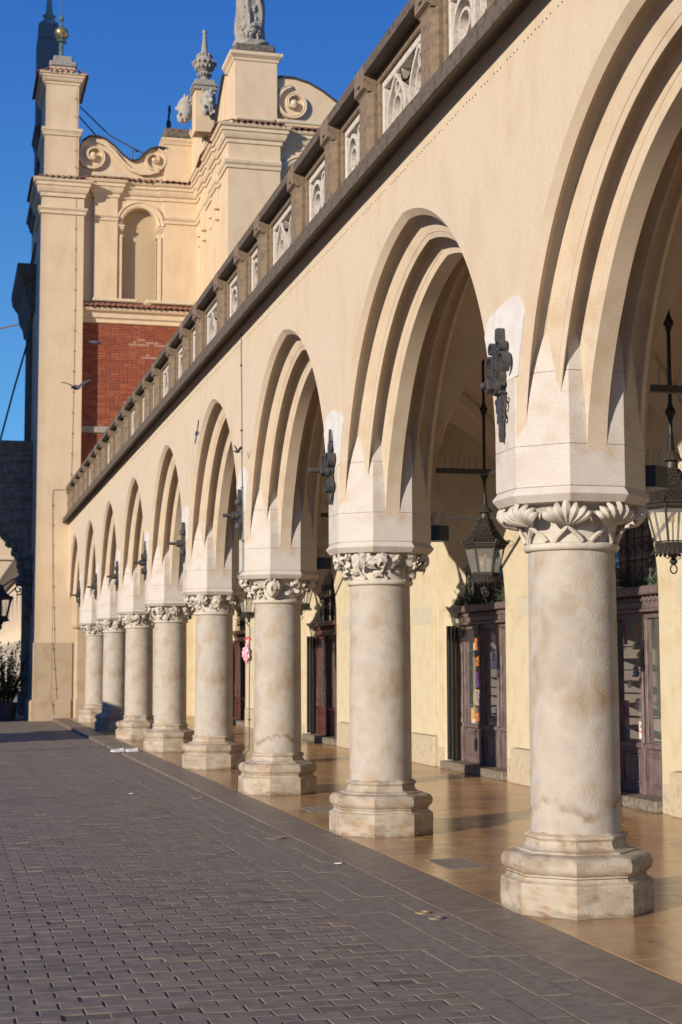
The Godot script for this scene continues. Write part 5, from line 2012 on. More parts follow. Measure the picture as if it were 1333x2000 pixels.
func lantern_parts(l: Node3D, hang: bool) -> void:
	var mb := MB.new()
	if hang:
		mb.tube(P3([Vector3(0, 5.03, 0), Vector3(0, 3.22, 0)]), 0.016, 8)
		mb.lathe([[0.025, 3.20], [0.03, 3.24], [0.022, 3.30], [0.024, 3.34], [0.016, 3.36]], 10)
		inst(mb.commit(), "rod", M.black, l)
		for y in [4.28, 3.545]:
			mb = MB.new()
			mb.blob(Vector3(0, y, 0), Vector3(0.043, 0.043, 0.043), 9)
			mb.lathe([[0.016, y - 0.07], [0.026, y - 0.05], [0.026, y + 0.05], [0.016, y + 0.07]], 10)
			inst(mb.commit(), "rod_ball", M.black, l)
	# fluted cap
	mb = MB.new()
	var rows := []
	for q in [[0.030, 3.225], [0.055, 3.19], [0.085, 3.150], [0.088, 3.143], [0.05, 3.140]]:
		var row := PackedVector3Array()
		for i in 36:
			var t := TAU * i / 36
			var k := 1.0 + (0.07 if i % 3 == 0 else 0.0)
			row.push_back(Vector3(cos(t) * q[0] * k, q[1], sin(t) * q[0] * k))
		rows.append(row)
	mb.grid(rows, true)
	inst(mb.commit(Vector3.ZERO, 25.0), "fluted_cap", M.lantern, l)
	mb = MB.new()
	mb.lathe([[0.052, 3.145], [0.052, 3.085], [0.06, 3.078]], 18)
	inst(mb.commit(), "collar", M.lantern, l)
	# roof: six concave faces with small scales
	var prof := [[0.060, 3.080], [0.085, 3.03], [0.118, 2.96], [0.155, 2.90], [0.205, 2.845], [0.248, 2.812]]
	mb = MB.new()
	rows = []
	for q in prof:
		rows.append(hexring(q[0], q[1]))
	mb.grid(rows, true)
	inst(mb.commit(Vector3.ZERO, 12.0), "roof", M.lantern, l)
	mb = MB.new()
	for f in 6:
		var t0 := TAU * f / 6 + PI / 6
		var t1 := TAU * (f + 1) / 6 + PI / 6
		for row in 11:
			var q := (row + 0.5) / 11.0 * 5.0
			var i := mini(int(q), 4)
			var u := q - i
			var r := lerpf(prof[i][0], prof[i + 1][0], u)
			var y := lerpf(prof[i][1], prof[i + 1][1], u)
			var slope := Vector2(prof[i + 1][0] - prof[i][0], prof[i + 1][1] - prof[i][1]).normalized()
			var a := Vector3(cos(t0) * r, y, sin(t0) * r)
			var b := Vector3(cos(t1) * r, y, sin(t1) * r)
			var n := maxi(3, int(a.distance_to(b) / 0.030))
			var out := ((a + b) / 2 - Vector3(0, y, 0)).normalized()
			var down := out * slope.x + Vector3(0, slope.y, 0)
			var nrm := (out * -slope.y + Vector3(0, slope.x, 0)).normalized()
			var al := (b - a).normalized()
			for k in n:
				var c := a.lerp(b, (k + 0.5 * (row % 2) + 0.25) / n) + nrm * 0.004
				var w := a.distance_to(b) / n * 0.47
				var p := [c - al * w - down * 0.012, c + al * w - down * 0.012, c + al * w + down * 0.008 + nrm * 0.005, c + down * 0.019 + nrm * 0.006, c - al * w + down * 0.008 + nrm * 0.005]
				for i2 in range(1, 4):
					mb.tri(p[0], p[i2], p[i2 + 1])
				for i2 in 3:
					mb.quad(p[2 + i2 - 0] if i2 < 3 else p[0], p[2 + i2] - nrm * 0.006, p[(3 + i2) % 5] - nrm * 0.006, p[(3 + i2) % 5])
	stuff(inst(mb.commit(Vector3.ZERO, 15.0), "roof_scales", M.lantern, l))
	# dormer vents and corner scrolls
	mb = MB.new()
	for f in 6:
		var t := TAU * (f + 0.5) / 6 + PI / 6
		var out := Vector3(cos(t), 0, sin(t))
		var s := Vector3(-sin(t), 0, cos(t))
		var ring := PackedVector3Array()
		for i in 9:
			var a := PI * i / 8
			ring.push_back(out * 0.125 + Vector3(0, 2.94 + 0.022 * sin(a), 0) + s * 0.02 * cos(a))
		mb.tube(ring, 0.005, 5)
	for p in hexring(0.252, 2.825):
		mb.blob(p, Vector3(0.018, 0.022, 0.018), 5)
		var out := Vector3(p.x, 0, p.z).normalized()
		var curl := PackedVector3Array()
		for i in 9:
			var t := i / 8.0
			curl.push_back(p + out * (0.05 * sin(t * PI)) + Vector3(0, 0.02 - 0.075 * t, 0) + out * 0.012 * t)
		mb.tube(curl, 0.003, 4)
	inst(mb.commit(Vector3.ZERO, 40.0), "roof_ornament", M.lantern, l)
	for f in 6:
		mb = MB.new()
		var t := TAU * (f + 0.5) / 6 + PI / 6
		mb.blob(Vector3(cos(t) * 0.126, 2.948, sin(t) * 0.126), Vector3(0.010, 0.014, 0.010), 5)
		inst(mb.commit(), "vent_hole", M.darkwood, l)
	# eave band, frame, skirt
	mb = MB.new()
	rows = []
	for q in [[0.245, 2.815], [0.256, 2.806], [0.256, 2.795], [0.235, 2.785], [0.228, 2.765], [0.215, 2.755], [0.19, 2.755]]:
		rows.append(hexring(q[0], q[1]))
	mb.grid(rows, true)
	inst(mb.commit(Vector3.ZERO, 12.0), "eave", M.lantern, l)
	mb = MB.new()
	rows = []
	for q in [[0.12, 2.478], [0.152, 2.478], [0.156, 2.468], [0.148, 2.456], [0.160, 2.444], [0.12, 2.440]]:
		rows.append(hexring(q[0], q[1]))
	mb.grid(rows, true)
	inst(mb.commit(Vector3.ZERO, 12.0), "lower_rim", M.lantern, l)
	var hi := hexring(0.208, 2.76)
	var lo := hexring(0.138, 2.476)
	for i in 6:
		mb = MB.new()
		mb.tube(P3([lo[i], hi[i]]), 0.010, 4)
		inst(mb.commit(Vector3.ZERO, 10.0), "corner_bar", M.lantern, l)
		var j := (i + 1) % 6
		var c := (lo[i] + hi[i] + lo[j] + hi[j]) / 4
		mb = MB.new()
		var q := [lo[i].lerp(c, 0.08), lo[j].lerp(c, 0.08), hi[j].lerp(c, 0.08), hi[i].lerp(c, 0.08)]
		mb.quad(q[0], q[1], q[2], q[3])
		var pane := inst(mb.commit(), "pane", M.lampglass, l)
		mb = MB.new()
		for k in 4:
			mb.tube(P3([q[k], q[(k + 1) % 4]]), 0.0055, 4)
		inst(mb.commit(Vector3.ZERO, 10.0), "pane_frame", M.lantern, pane)
	mb = MB.new()
	for i in 30:
		var t := TAU * i / 30
		var t1 := TAU * (i + 0.8) / 30
		var a := Vector3(cos(t) * 0.145, 2.445, sin(t) * 0.145)
		var b := Vector3(cos(t1) * 0.145, 2.445, sin(t1) * 0.145)
		var c := Vector3(cos(t1) * 0.188, 2.386, sin(t1) * 0.188)
		var d := Vector3(cos(t) * 0.188, 2.386, sin(t) * 0.188)
		var e := Vector3(cos((t + t1) / 2) * 0.193, 2.374, sin((t + t1) / 2) * 0.193)
		mb.quad(a, b, c, d)
		mb.tri(d, c, e)
	inst(mb.commit(Vector3.ZERO, 20.0), "skirt", M.lantern, l)
	mb = MB.new()
	mb.lathe([[0.14, 2.44], [0.06, 2.40], [0.03, 2.37], [0.018, 2.355], [0.03, 2.34], [0.034, 2.325], [0.02, 2.308], [0.0, 2.30]], 12)
	for s in [-1, 1]:
		var curl := PackedVector3Array()
		for i in 12:
			var t := i / 11.0
			var a := t * 5.0
			var r := 0.032 * (1.0 - 0.6 * t)
			curl.push_back(Vector3(s * (0.055 - r * cos(a) + 0.01), 2.375 - r * sin(a) * 0.9, 0))
		mb.tube(curl, 0.004, 4)
	inst(mb.commit(), "pendant", M.lantern, l)
	mb = MB.new()
	var ring := PackedVector3Array()
	for i in 16:
		var t := TAU * i / 16
		ring.push_back(Vector3(0.036 * cos(t), 2.268 + 0.036 * sin(t), 0))
	mb.tube(ring, 0.006, 6, true)
	inst(mb.commit(), "ring", M.lantern, l)
	mb = MB.new()
	mb.tube(P3([Vector3(0, 2.47, 0), Vector3(0, 2.64, 0)]), 0.007, 6)
	inst(mb.commit(), "burner", M.lantern, l)
	mb = MB.new()
	mb.lathe([[0.006, 2.64], [0.014, 2.65], [0.014, 2.69], [0.004, 2.70]], 10)
	inst(mb.commit(), "lamp_bulb", M.brass, l)

func lanterns() -> void:
	var lab := ["hanging lantern cut off by the right picture edge beside the nearest column", "hanging lantern between the nearest and the second column", "hanging lantern hidden behind the second column", "hanging lantern right of the carved face capital", "hanging lantern left of the carved face column"]
	var first: Node3D
	for i in 5:
		var at := V(5.69, 0, cz(i) + S / 2)
		if i == 0:
			first = thing("hanging_lantern", lab[0], "lantern", at, "lanterns hanging in the arcade bays")
			lantern_parts(first, true)
		else:
			var c := copy(first, at, lab[i])
			c.rotation.y = 0.15 * i
	first.rotation.y = 0.32
	# lantern on a scrolled bracket by the loggia
	var b := thing("bracket_lantern", "dark bracket lantern on iron scrolls at the left picture edge", "lantern", V(1.62, 0.25, 46.6))
	var hold := Node3D.new()
	hold.name = "lamp_head"
	b.add_child(hold)
	var mb := MB.new()
	rows_lamp(mb)
	inst(mb.commit(Vector3.ZERO, 12.0), "lamp_body", M.lantern, hold)
	mb = MB.new()
	var hi := hexring(0.33, 3.13)
	var lo := hexring(0.20, 2.62)
	for i in 6:
		mb.tube(P3([lo[i], hi[i]]), 0.03, 4)
	inst(mb.commit(Vector3.ZERO, 12.0), "lamp_frame", M.lantern, hold)
	mb = MB.new()
	for i in 6:
		var j := (i + 1) % 6
		mb.quad(lo[i], lo[j], hi[j], hi[i])
	inst(mb.commit(), "lamp_pane", M.lampglass, hold)
	var z := 46.6
	for q in [[V(2.36, 4.05, z), 0.20, 1.0, 2.3], [V(2.12, 3.66, z), 0.16, 1.0, 2.3], [V(2.42, 4.55, z), 0.12, 1.0, 1.5]]:
		mb = MB.new()
		var path := PackedVector3Array()
		var n := 30
		for i in n + 1:
			var t := float(i) / n
			var r: float = q[1] * (1.0 - 0.85 * t)
			var a: float = -1.9 + q[2] * TAU * q[3] * 0.7 * t
			path.push_back(q[0] + Vector3(r * cos(a), r * sin(a), 0))
		mb.tube(path, 0.022, 5)
		part(mb, "scroll", M.iron, b)
	mb = MB.new()
	mb.tube(P3([V(2.46, 3.75, z), V(2.2, 3.9, z), V(1.95, 3.62, z), V(1.75, 3.45, z), V(1.62, 3.55, z)]), 0.025, 6)
	mb.tube(P3([V(2.46, 4.1, z), V(2.2, 4.05, z), V(1.95, 3.95, z), V(1.75, 3.80, z), V(1.62, 3.72, z)]), 0.025, 6)
	mb.tube(P3([V(2.22, 3.52, z), V(2.38, 3.25, z), V(2.36, 3.0, z), V(2.26, 2.98, z), V(2.25, 3.06, z)]), 0.02, 6)
	mb.tube(P3([V(2.48, 2.9, z), V(2.48, 4.7, z)]), 0.03, 6)
	mb.tube(P3([V(1.62, 3.4, z), V(1.62, 3.75, z)]), 0.03, 6)
	part(mb, "bracket", M.iron, b)

func rows_lamp(mb: MB) -> void:
	for set_ in [[[0.03, 3.55], [0.10, 3.45], [0.12, 3.36], [0.26, 3.24], [0.40, 3.18], [0.41, 3.13], [0.30, 3.11]], [[0.18, 2.64], [0.25, 2.62], [0.24, 2.56], [0.30, 2.50], [0.10, 2.46], [0.04, 2.36], [0.06, 2.30], [0.0, 2.22]]]:
		var rows := []
		for q in set_:
			rows.append(hexring(q[0], q[1]))
		mb.grid(rows, true)

# ------------------------------------------------------------------ wrought iron wall anchors on the piers
# drawn in (w along the wall towards the camera, y); the plate stands off the pier
func curlpath(c: Vector2, r: float, a0: float, a1: float, shrink: float, n := 12) -> PackedVector3Array:
	var o := PackedVector3Array()
	for i in n + 1:
		var t := float(i) / n
		var a := lerpf(a0, a1, t)
		var rr := r * (1.0 - shrink * t)
		o.push_back(Vector3(0, c.y + rr * sin(a), c.x + rr * cos(a)))
	return o

func anchor_parts(a: Node3D, kind: int) -> void:
	var nx := Vector3(1, 0, 0)
	var mb := MB.new()
	var k := MB.new()
	if kind == 0:
		# fleur-de-lis: spear head, two pairs of curls, band, barbed tail
		mb.prism(P2([[-0.026, 0.171], [-0.020, 0.239], [-0.034, 0.285], [-0.026, 0.342], [0.026, 0.342], [0.034, 0.285], [0.020, 0.239], [0.026, 0.171]]), Vector3(-0.05, 0, 0), Vector3(0, 0, 1), Vector3.UP, Vector3(0.05, 0, 0))
		mb.prism(P2([[-0.05, 0.028], [-0.036, 0.103], [-0.03, 0.182], [0.03, 0.182], [0.036, 0.103], [0.05, 0.028], [0.036, -0.011], [-0.036, -0.011]]), Vector3(-0.045, 0, 0), Vector3(0, 0, 1), Vector3.UP, Vector3(0.045, 0, 0))
		for s in [-1.0, 1.0]:
			var up := curlpath(Vector2(0.072, 0.215), 0.046, PI * 1.15, -PI * 0.9, 0.55, 16)
			var big := curlpath(Vector2(0.105, 0.105), 0.070, PI * 1.1, -PI * 0.35, 0.1, 16)
			big.insert(0, Vector3(0, 0.03, 0.02))
			up.insert(0, Vector3(0, 0.08, 0.015))
			for pth in [up, big]:
				var q := PackedVector3Array()
				for p in pth:
					q.push_back(Vector3(-0.045, p.y, p.z * s))
				mb.bar(q, nx, 0.055, 0.014)
		mb.bevel(Vector3(-0.06, -0.034, -0.055), Vector3(0.0, 0.0, 0.055), 0.01)
		mb.bevel(Vector3(-0.06, -0.066, -0.06), Vector3(0.0, -0.085, 0.06), 0.008)
		mb.prism(P2([[-0.05, -0.063], [-0.035, -0.160], [-0.045, -0.228], [-0.02, -0.251], [-0.014, -0.319], [-0.022, -0.331], [0.0, -0.388], [0.022, -0.331], [0.014, -0.319], [0.02, -0.251], [0.045, -0.228], [0.035, -0.160], [0.05, -0.063]]), Vector3(-0.035, 0, 0), Vector3(0, 0, 1), Vector3.UP, Vector3(0.03, 0, 0))
		for s in [-1.0, 1.0]:
			for q in [[[0.03, -0.091], [0.075, -0.142], [0.085, -0.171], [0.075, -0.188], [0.062, -0.177]], [[0.06, -0.125], [0.09, -0.137], [0.10, -0.114], [0.085, -0.103]], [[0.03, -0.205], [0.06, -0.228], [0.068, -0.251], [0.052, -0.262], [0.042, -0.245]]]:
				var pth := PackedVector3Array()
				for p in q:
					pth.push_back(Vector3(-0.02, p[1], p[0] * s))
				mb.tube(pth, 0.008, 5)
	elif kind == 1:
		# gothic spire above two scroll plates, twin tail
		mb.prism(P2([[-0.03, 0.114], [-0.012, 0.228], [-0.024, 0.239], [-0.012, 0.251], [0.0, 0.353], [0.012, 0.251], [0.024, 0.239], [0.012, 0.228], [0.03, 0.114]]), Vector3(-0.04, 0, 0), Vector3(0, 0, 1), Vector3.UP, Vector3(0.03, 0, 0))
		for s in [-1.0, 1.0]:
			mb.tube(P3([Vector3(-0.03, 0.125, 0.0), Vector3(-0.03, 0.171, 0.05 * s), Vector3(-0.03, 0.228, 0.065 * s)]), [0.014, 0.012, 0.004], 5)
			var pth := PackedVector3Array()
			for p in curlpath(Vector2(0.07, 0.063), 0.07, PI * 1.2, -PI * 0.9, 0.4, 16):
				pth.push_back(Vector3(-0.045, p.y, p.z * s))
			mb.bar(pth, nx, 0.075, 0.018)
			pth = PackedVector3Array()
			for p in curlpath(Vector2(0.05, -0.171), 0.055, PI * 0.9, PI * 2.6, 0.45, 14):
				pth.push_back(Vector3(-0.045, p.y, p.z * s))
			mb.bar(pth, nx, 0.075, 0.018)
			mb.tube(P3([Vector3(-0.03, -0.205, 0.01 * s), Vector3(-0.03, -0.251, 0.03 * s), Vector3(-0.03, -0.296, 0.03 * s)]), [0.014, 0.01, 0.004], 5)
		mb.prism(P2([[-0.05, -0.217], [-0.07, -0.171], [-0.05, -0.103], [-0.03, -0.068], [-0.06, -0.028], [-0.03, 0.125], [0.03, 0.125], [0.06, -0.028], [0.03, -0.068], [0.05, -0.103], [0.07, -0.171], [0.05, -0.217], [0.0, -0.342]]), Vector3(-0.04, 0, 0), Vector3(0, 0, 1), Vector3.UP, Vector3(0.035, 0, 0))
	else:
		# bossed bar with cross bolts
		mb.prism(P2([[-0.03, -0.239], [-0.06, -0.205], [-0.06, -0.103], [-0.04, -0.068], [-0.055, 0.000], [-0.04, 0.068], [-0.07, 0.137], [-0.03, 0.205], [-0.016, 0.285], [0.016, 0.285], [0.03, 0.205], [0.07, 0.137], [0.04, 0.068], [0.055, 0.000], [0.04, -0.068], [0.06, -0.103], [0.06, -0.205], [0.03, -0.239], [0.0, -0.319]]), Vector3(-0.05, 0, 0), Vector3(0, 0, 1), Vector3.UP, Vector3(0.045, 0, 0))
		for y in [0.14, -0.155]:
			for s in [-1.0, 1.0]:
				mb.bevel(Vector3(-0.075, y - 0.04, s * 0.03), Vector3(-0.02, y + 0.04, s * 0.085), 0.015)
	inst(mb.commit(Vector3.ZERO, 25.0), "plate", M.iron, a)
	k.lathe([[0.058, 0.0], [0.058, 0.03], [0.05, 0.034]], 18)
	k.lathe([[0.05, 0.034], [0.05, 0.085], [0.042, 0.09]], 6)
	k.lathe([[0.022, 0.09], [0.022, 0.12 if kind == 0 else 0.20], [0.016, 0.125 if kind == 0 else 0.205]], 12)
	var bolt := k.commit(Vector3.ZERO, 25.0)
	var b := inst(bolt, "bolt", M.iron, a, Vector3(-0.045, -0.03, 0))
	b.rotation.z = PI / 2

func anchors() -> void:
	var lab := ["iron fleur-de-lis wall anchor above the lotus capital", "spired iron wall anchor above the second column's leafy capital", "bossed iron wall anchor above the carved face capital", "iron wall anchor with long bolt above the fourth column", "iron wall anchor above the fifth column, pointed top", "iron wall anchor above the sixth column", "iron wall anchor above the seventh column", "farthest iron wall anchor in the arcade, above the eighth column"]
	var kinds := [0, 1, 2, 2, 1, 2, 2, 1]
	var src := {}
	for i in 8:
		var at := V(WX - 0.012, 3.30, cz(i))
		if src.has(kinds[i]):
			copy(src[kinds[i]], at, lab[i]).scale = Vector3(0.9, 1.0, 1.0)
		else:
			var a := thing("wall_anchor", lab[i], "wall anchor", at, "wrought iron anchors on the arcade piers")
			anchor_parts(a, kinds[i])
			a.scale = Vector3(0.9, 1.0, 1.0)
			src[kinds[i]] = a

# ------------------------------------------------------------------ shop fronts
func shopfront_parts(f: Node3D, kind: int) -> void:
	# built in the plane x = 0, facing -x, centred on z = 0, y from the sill of the step
	var wood: Material = M.wood if kind == 0 else M.redwood
	var mb := MB.new()
	mb.bevel(Vector3(-0.30, 0.0, -1.30), Vector3(0.45, 0.115, 1.30), 0.012)
	inst(mb.commit(), "step", M.step, f)
	# carved beam
	mb = MB.new()
	mb.bevel(Vector3(-0.13, 2.235, -1.17), Vector3(0.10, 2.33, 1.17), 0.012)
	mb.bevel(Vector3(-0.05, 2.09, -1.14), Vector3(0.10, 2.235, 1.14), 0.008)
	mb.bevel(Vector3(-0.09, 2.055, -1.15), Vector3(0.10, 2.09, 1.15), 0.008)
	inst(mb.commit(), "beam", wood, f)
	mb = MB.new()
	for i in 46:
		var z := lerpf(-1.1, 1.1, i / 45.0)
		mb.blob(Vector3(-0.058, 2.185 + 0.02 * (i % 2), z), Vector3(0.03, 0.025, 0.022), 4)
	inst(mb.commit(Vector3.ZERO, 60.0), "beam_carving", wood, f)
	# posts with turned columns and brackets
	for z in [-1.04, -0.25, 0.48, 1.10]:
		mb = MB.new()
		mb.bevel(Vector3(-0.012, 0.115, z - 0.04), Vector3(0.06, 2.06, z + 0.04), 0.008)
		inst(mb.commit(), "post", wood, f)
		mb = MB.new()
		mb.lathe([[0.030, 0.66], [0.033, 0.70], [0.022, 0.74], [0.020, 0.80], [0.026, 0.84], [0.026, 1.0], [0.021, 1.03], [0.018, 1.06], [0.016, 1.62], [0.022, 1.66], [0.028, 1.74], [0.032, 1.76]], 12, Vector3(-0.030, 0, z))
		mb.bevel(Vector3(-0.066, 1.76, z - 0.042), Vector3(0.0, 1.79, z + 0.042), 0.005)
		mb.bevel(Vector3(-0.056, 1.79, z - 0.032), Vector3(0.0, 1.90, z + 0.032), 0.006)
		mb.bevel(Vector3(-0.080, 1.90, z - 0.036), Vector3(0.0, 2.055, z + 0.036), 0.006)
		mb.bevel(Vector3(-0.050, 0.115, z - 0.042), Vector3(0.0, 0.62, z + 0.042), 0.006)
		inst(mb.commit(), "turned_column", wood, f)
	# bays: lower panel, rails, glass
	for q in [[-1.0, -0.29, 0.0], [-0.21, 0.44, 0.0], [0.52, 1.06, 0.0]]:
		var z0: float = q[0]
		var z1: float = q[1]
		var x: float = q[2]
		mb = MB.new()
		mb.bevel(Vector3(x, 0.115, z0), Vector3(x + 0.05, 0.64, z1), 0.006)
		mb.bevel(Vector3(x - 0.035, 0.60, z0), Vector3(x + 0.05, 0.66, z1), 0.012)
		mb.bevel(Vector3(x - 0.02, 1.99, z0), Vector3(x + 0.05, 2.055, z1), 0.006)
		for z in [z0, z1]:
			var s := 1.0 if z == z0 else -1.0
			mb.bevel(Vector3(x - 0.02, 0.66, z), Vector3(x + 0.05, 1.99, z + s * 0.042), 0.006)
			mb.bevel(Vector3(x - 0.028, 0.66, z + s * 0.008), Vector3(x - 0.02, 1.99, z + s * 0.026), 0.003)
		inst(mb.commit(), "sash", wood, f)
		mb = MB.new()
		var i0 := z0 + 0.07
		var i1 := z1 - 0.07
		for e in [[0.0, 0.012], [0.03, 0.022]]:
			mb.bevel(Vector3(x - e[1], 0.20 + e[0], i0 + e[0]), Vector3(x + 0.01, 0.215 + e[0], i1 - e[0]), 0.003)
			mb.bevel(Vector3(x - e[1], 0.545 - e[0], i0 + e[0]), Vector3(x + 0.01, 0.56 - e[0], i1 - e[0]), 0.003)
			mb.bevel(Vector3(x - e[1], 0.20 + e[0], i0 + e[0]), Vector3(x + 0.01, 0.56 - e[0], i0 + 0.015 + e[0]), 0.003)
			mb.bevel(Vector3(x - e[1], 0.20 + e[0], i1 - 0.015 - e[0]), Vector3(x + 0.01, 0.56 - e[0], i1 - e[0]), 0.003)
		inst(mb.commit(), "panel_bead", wood, f)
		mb = MB.new()
		mb.quad(Vector3(x + 0.015, 0.66, z0 + 0.04), Vector3(x + 0.015, 1.99, z0 + 0.04), Vector3(x + 0.015, 1.99, z1 - 0.04), Vector3(x + 0.015, 0.66, z1 - 0.04))
		inst(mb.commit(), "pane", M.glass, f)
	# fanlight: dark glass, mullions and iron scroll grille
	mb = MB.new()
	var arcp := shop_arc(1.14, 3.40, 2.25, 14)
	var pl := []
	for p in arcp:
		pl.append([p.x, p.y])
	for i in range(arcp.size() - 2, -1, -1):
		pl.append([-arcp[i].x, arcp[i].y])
	mb.prism(P2(pl), Vector3(0.04, 0, 0), Vector3(0, 0, 1), Vector3.UP, Vector3(0.01, 0, 0))
	inst(mb.commit(), "fanlight_pane", M.glass, f)
	mb = MB.new()
	for z in [-0.58, 0.0, 0.58]:
		mb.bevel(Vector3(0.0, 2.3, z - 0.035), Vector3(0.04, 3.30 - absf(z) * 0.9, z + 0.035), 0.008)
	mb.bevel(Vector3(0.0, 2.78, -0.95), Vector3(0.03, 2.82, 0.95), 0.006)
	inst(mb.commit(), "mullion", wood, f)
	mb = MB.new()
	for i in 11:
		var z := lerpf(-0.95, 0.95, i / 10.0)
		var top := 2.25 + sqrt(maxf(0.01, 1.0 - z * z)) * 1.0
		mb.tube(P3([Vector3(-0.05, 2.33, z), Vector3(-0.05, top, z)]), 0.008, 4)
		for y in [2.50, 2.74, 2.98]:
			if y + 0.08 < top:
				var pth := PackedVector3Array()
				for j in 13:
					var t := TAU * j / 12
					pth.push_back(Vector3(-0.05, y + 0.075 * sin(t) * (1.0 - 0.04 * j), z + 0.095 + 0.07 * cos(t) * (1.0 - 0.05 * j)))
				mb.tube(pth, 0.006, 4)
	mb.tube(P3([Vector3(-0.05, 2.62, -1.05), Vector3(-0.05, 2.62, 1.05)]), 0.010, 4)
	mb.tube(P3([Vector3(-0.05, 2.86, -0.95), Vector3(-0.05, 2.86, 0.95)]), 0.010, 4)
	inst(mb.commit(), "grille", M.black, f)
	# folded iron shutter leaves at the far jamb
	for k in 3:
		mb = MB.new()
		mb.bevel(Vector3(-0.22 + k * 0.055, 0.13, -1.19 - 0.012 * k), Vector3(-0.185 + k * 0.055, 2.05, -1.10), 0.004)
		for y in [0.4, 1.1, 1.8]:
			mb.lathe([[0.014, y - 0.06], [0.014, y + 0.06]], 6, Vector3(-0.20 + k * 0.055, 0, -1.095))
		inst(mb.commit(), "shutter_leaf", M.black, f)
	# shop room
	mb = MB.new()
	mb.quad(Vector3(1.3, 0.05, -1.6), Vector3(1.3, 3.4, -1.6), Vector3(1.3, 3.4, 1.6), Vector3(1.3, 0.05, 1.6))
	for s in [-1, 1]:
		mb.quad(Vector3(0.05, 0.05, s * 1.25), Vector3(0.05, 3.5, s * 1.25), Vector3(1.3, 3.5, s * 1.25), Vector3(1.3, 0.05, s * 1.25))
	mb.quad(Vector3(0.05, 3.5, -1.6), Vector3(1.3, 3.5, -1.6), Vector3(1.3, 3.5, 1.6), Vector3(0.05, 3.5, 1.6))
	mb.quad(Vector3(0.05, 0.11, -1.6), Vector3(1.3, 0.11, -1.6), Vector3(1.3, 0.11, 1.6), Vector3(0.05, 0.11, 1.6))
	inst(mb.commit(), "room", M.shopdark, f)
	mb = MB.new()
	for y in [0.66, 0.92, 1.18, 1.44, 1.70]:
		for q in [[-0.98, -0.31], [-0.19, 0.42]]:
			mb.box(Vector3(0.06, y - 0.008, q[0]), Vector3(0.30, y, q[1]))
	inst(mb.commit(), "shelf", M.zinc, f)

func garland(at: Vector3, label: String, sd: int) -> void:
	var r := RandomNumberGenerator.new()
	r.seed = sd
	var g := thing("fir_garland", label, "garland", at, "fir garlands on the shop beams")
	var mb := MB.new()
	var tw := MB.new()
	for i in 150:
		var z := r.randf_range(-1.15, 1.15)
		var clump := 0.75 + 0.45 * sin(z * 5.3 + sd) * sin(z * 2.1)
		var b := Vector3(r.randf_range(-0.02, 0.08), r.randf_range(0.0, 0.06), z)
		var d := Vector3(r.randf_range(-0.8, 0.1), r.randf_range(-0.1, 1.0), r.randf_range(-0.7, 0.7)).normalized()
		var l := r.randf_range(0.14, 0.27) * clump
		tw.tube(P3([b, b + d * l]), [0.004, 0.0015], 3)
		for k in 34:
			var t := r.randf()
			var p := b + d * l * t
			var s := Vector3(r.randf_range(-1, 1), r.randf_range(-1, 1), r.randf_range(-1, 1)).normalized()
			var n := (d * 0.7 + s).normalized()
			var w := n.cross(d).normalized() * 0.0032
			var e := p + n * r.randf_range(0.022, 0.042)
			mb.tri(p - w, p + w, e)
			mb.tri(p - w, e, p + w + Vector3(0, 0.001, 0))
	stuff(inst(mb.commit(Vector3.ZERO, 10.0), "needles", M.fir, g))
	inst(tw.commit(), "twigs", M.twig, g)

func text_on(nm: String, txt: String, h: float, mat: Material, par: Node, xf: Transform3D, deep := 0.002) -> MeshInstance3D:
	var t := TextMesh.new()
	var f := SystemFont.new()
	f.font_names = PackedStringArray(["Droid Sans"])
	t.font = f
	t.text = txt
	t.font_size = 64
	t.pixel_size = h / 46.0
	t.depth = deep
	var o := inst(t, nm, mat, par)
	o.transform = xf
	return o

func shops() -> void:
	var fx := SX + 0.22
	var lab := ["", "mauve wooden shop front with grille and soft toys right of the nearest column", "mauve wooden shop front full of souvenirs between the two nearest columns", "red brown shop front with black shutter between second and third columns", "farthest shop front in view, red brown, left of the third column"]
	var src := {}
	for i in range(0, 7):
		var kind := 0 if i < 3 else 1
		var at := V(fx, 0, cz(i) + S / 2)
		var l: String = ["", "", "", "", "red brown shop front, a sliver between the third and fourth columns", "shop front sliver behind the fifth column", "last dark shop front, behind the sixth column"][i]
		if i < 4:
			l = lab[i + 1] if i > 0 else "mauve wooden shop front outside the right picture edge"
		if i == 0:
			l = "mauve wooden shop front outside the right picture edge"
		if src.has(kind):
			copy(src[kind], at, l)
		else:
			var f := thing("shop_front", l, "shop front", at, "wooden shop fronts in the arcade")
			shopfront_parts(f, kind)
			src[kind] = f
	garland(V(fx - 0.05, 2.33, cz(1) + S / 2), "fir garland on the beam of the shop right of the nearest column", 1)
	garland(V(fx - 0.05, 2.33, cz(2) + S / 2), "fir garland over the souvenir shop between the two nearest columns", 2)
	garland(V(fx - 0.05, 2.33, cz(3) + S / 2), "sparse fir garland over the red brown shop front", 3)
	goods()

